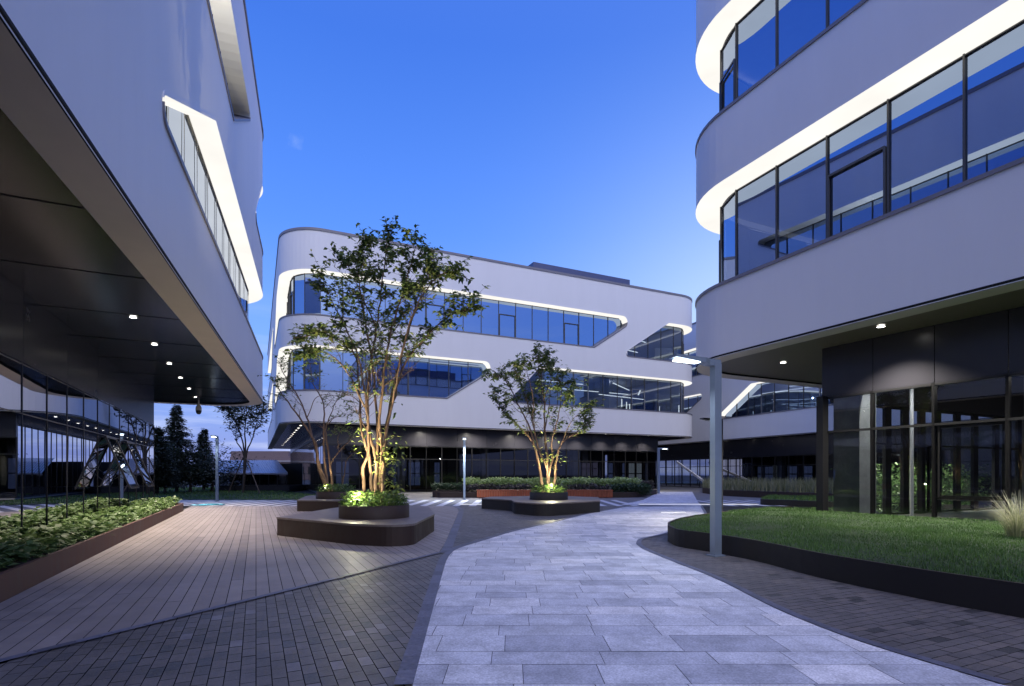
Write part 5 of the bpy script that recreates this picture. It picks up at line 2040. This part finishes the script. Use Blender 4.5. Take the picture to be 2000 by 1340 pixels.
b.obox(((xl + xr) / 2 - .2, 53.4), (1, 0), (0, 1), (xr - xl) / 2 - .3, .05, .52, 2.6)
b.build('wall', M['frame'], ht)
b = MB()
b.quad((xl, 49.62, .55), (xr - .4, 49.62, .55), (xr - .4, 49.62, 1.6), (xl, 49.62, 1.6))
b.build('window', M['glass_gnd_dark'], ht)
b = MB()
e0, e1 = at(420, 924, 49), at(562, 924, 49)
r0, r1 = at(420, 899, 54), at(540, 899, 54)
k = 30
for i in range(k):
    a0 = e0.lerp(e1, i / k)
    a1 = e0.lerp(e1, (i + .86) / k)
    b0 = r0.lerp(r1, i / k)
    b1 = r0.lerp(r1, (i + .86) / k)
    lift = Vector((0, 0, .05))
    a2, b2_ = e0.lerp(e1, (i + 1) / k), r0.lerp(r1, (i + 1) / k)
    b.quad(a0, a1, b1, b0)
    b.quad(a1 + lift, a2 + lift, b2_ + lift, b1 + lift)
    b.quad(a1, a1 + lift, b1 + lift, b1)
b.quad(e0, e0 - Vector((0, 0, .12)), e1 - Vector((0, 0, .12)), e1)
b.build('roof', M['metal_roof'], ht)
fbd = empty('distant_building', (-68, 150, 0), 'low reddish building far off behind the pavilion', 'building')
b = MB()
b.obox((-69, 156), (1, 0), (0, 1), 9.0, 6, 0, 6.4)
b.build('wall', M['brick_wall'], fbd)
b = MB()
b.obox((-69, 156), (1, 0), (0, 1), 9.3, 6.3, 5.0, 5.4)
b.build('cornice', M['plaster'], fbd)
b = MB()
b.obox((-70, 156), (1, 0), (0, 1), 8.0, 5.4, 6.4, 8.0)
b.build('roof', M['brick_wall'], fbd)
b = MB()
for i in range(7):
    b.obox((-76.5 + i * 2.4, 149.95), (1, 0), (0, 1), .7, .04, 1.6, 3.8)
b.build('window', M['black'], fbd)


def conifer(x, y, h, r, label, seed):
    rd = random.Random(seed)
    root = empty('conifer_tree', (x, y, 0), label, 'tree', 'dark background trees')
    t_ = MB()
    t_.tube([(x, y, 0), (x + .05, y, h * .5), (x, y, h)], [.16, .09, .015], 8)
    P, D, S = [], [], []
    z = h * .12
    while z < h - .1:
        f = 1 - z / h
        L0 = r * (f ** .85) * rd.uniform(.8, 1.15) + .12
        for k in range(rd.randint(5, 7)):
            th = rd.uniform(0, 2 * math.pi)
            L = L0 * rd.uniform(.6, 1.15)
            d = Vector((math.cos(th), math.sin(th), .12))
            pts = [Vector((x, y, z))]
            for j in range(4):
                pts.append(pts[-1] + Vector((d.x, d.y, d.z - .09 * j)) * L / 4)
            t_.tube(pts, [.022, .017, .012, .008, .004], 4, cap=False)
            for _ in range(int(70 * L) + 14):
                i = rd.randrange(4)
                a = pts[i].lerp(pts[i + 1], rd.random())
                sd = Vector((-d.y, d.x, 0)) * rd.choice((-1, 1))
                P.append(tuple(a + sd * rd.uniform(0, .30 * L) + Vector((0, 0, rd.gauss(-.04, .09)))))
                D.append(tuple(d * .6 + sd * .7 + Vector((0, 0, rd.gauss(-.15, .2)))))
                S.append(rd.uniform(.16, .32))
        z += h * .032
    t_.build('trunk', M['bark_dark'], root, origin=(x, y, 0))
    leaves('crown', np.array(P), np.array(S), M['leaf_dark'], root, (x, y, 0), .30, dirs=np.array(D))
    return root


def bushy(x, y, h, rx, label, seed, n=1500, size=.24, name='background_tree', cat='tree', lo=.12, trunk=True, group='dark background trees', mt_='leaf_dark'):
    rd = random.Random(seed)
    root = empty(name, (x, y, 0), label, cat, group)
    t_ = MB()
    P, S = [], []
    for k in range(9 if trunk else 5):
        th = rd.uniform(0, 2 * math.pi)
        rr = rx * rd.uniform(.25, .95)
        e = Vector((x + rr * math.cos(th), y + rr * math.sin(th), h * rd.uniform(max(lo, .35), .98)))
        m_ = Vector((x, y, h * .35 if trunk else .2)).lerp(e, .45) + Vector((0, 0, h * .06))
        pts = smooth_poly([Vector((x + rd.gauss(0, .06), y, 0)), Vector((x, y, h * .22)), m_, e], 4)
        t_.tube(pts, [max(.01, .07 * (1 - i / len(pts))) for i in range(len(pts))], 5, cap=False)
        for _ in range(n // 9):
            i = rd.randrange(len(pts) // 3, len(pts) - 1)
            c_ = pts[i].lerp(pts[i + 1], rd.random())
            sp__ = .28 * rx + .1
            q_ = c_ + Vector((rd.gauss(0, sp__), rd.gauss(0, sp__), rd.gauss(0, sp__ * .6)))
            if q_.z > h * lo:
                P.append(tuple(q_))
                S.append(size * rd.uniform(.6, 1.3))
    t_.build('trunk', M['bark_dark'], root, origin=(x, y, 0))
    leaves('crown', np.array(P), np.array(S), M[mt_], root, (x, y, 0), .55, droop=.2)
    return root


def gp(u, y):
    return (u - CU) / FPX * y


conifer(gp(345, 46), 46, 7.4, 2.4, 'dark pointed conifer behind the lawn, tallest of the evergreens', 5)
conifer(gp(306, 41), 41, 5.2, 1.9, 'smaller dark conifer beside the corner of the mirrored glass', 6)
conifer(gp(398, 52), 52, 6.0, 1.5, 'slim dark conifer just left of the background lamp post', 8)
bushy(gp(322, 44), 44, 4.6, 2.3, 'dense dark bush at the foot of the tallest conifer', 11, 3000, .24, 'background_bush', 'bush', .03, False, 'dark background bushes')
bushy(gp(372, 45), 45, 4.8, 2.2, 'dense dark bush left of the background lamp post', 12, 3000, .24, 'background_bush', 'bush', .03, False, 'dark background bushes')
bushy(gp(415, 47), 47, 4.6, 2.0, 'dense dark bush directly behind the background lamp post', 13, 3000, .24, 'background_bush', 'bush', .03, False, 'dark background bushes')
bushy(gp(455, 50), 50, 3.6, 2.0, 'low dark bush right of the background lamp post', 14, 3000, .24, 'background_bush', 'bush', .03, False, 'dark background bushes')
bushy(gp(290, 40), 40, 4.4, 1.8, 'dark bush half hidden by the mirrored glass corner', 15, 3000, .24, 'background_bush', 'bush', .03, False, 'dark background bushes')
# broadleaf tree held by stakes
Yb = 44.0
xb = gp(475, Yb)
stb = [
    ([(xb, Yb, 0), W(478, 890, Yb), W(470, 850, Yb), W(455, 815, Yb), W(440, 795, Yb)], .10),
    ([(xb, Yb, 0), W(480, 885, Yb), W(478, 845, Yb), W(482, 800, Yb), W(480, 780, Yb)], .10),
    ([(xb, Yb, 0), W(482, 885, Yb), W(492, 860, Yb), W(503, 820, Yb), W(512, 800, Yb)], .09),
    ([(xb, Yb, 0), W(476, 890, Yb), W(462, 860, Yb), W(462, 820, Yb), W(466, 790, Yb)], .08),
]
grow_tree('background_tree', 'staked broadleaf tree leaning over the lawn beside the pavilion', (xb, Yb, 0), stb, 3200, .26, 'dark background trees', 'bark_dark', 'leaf_dark', 31,
          twig=.9, sec=9, sec_len=1.9, low=.5, leaf_low=.5)
for (u0, v0, u1, v1, y0) in ((480, 893, 508, 960, 42.5), (474, 895, 446, 950, 44.5)):
    b = MB()
    a_, c_ = at(u0, v0, 44), G(u1, v1 if v1 > 945 else 950)
    c_ = Vector((gp(u1, y0), y0, .0))
    b.tube([a_, c_], .045, 7)
    tag(b.build('support_stake', M['pole_wood'], None), 'wooden stake %s the broadleaf tree by the pavilion' % ('propping the right side of' if u1 > 480 else 'propping the left side of'), 'tree stake', 'stakes of the broadleaf tree')
# far fence and tree line closing the view on the left and behind the camera
fn = empty('mesh_fence', (-32, 64, 0), 'thin dark fence far behind the bushes', 'fence')
b = MB()
for i in range(60):
    b.obox((-50 + i * .6, 64), (1, 0), (0, 1), .02, .02, 0, 1.7)
b.build('fence_pales', M['frame'], fn)
b = MB()
b.bar((-50, 64, 1.6), (-14.4, 64, 1.6), .05, .05)
b.bar((-50, 64, .25), (-14.4, 64, .25), .05, .05)
b.build('fence_rails', M['frame'], fn)
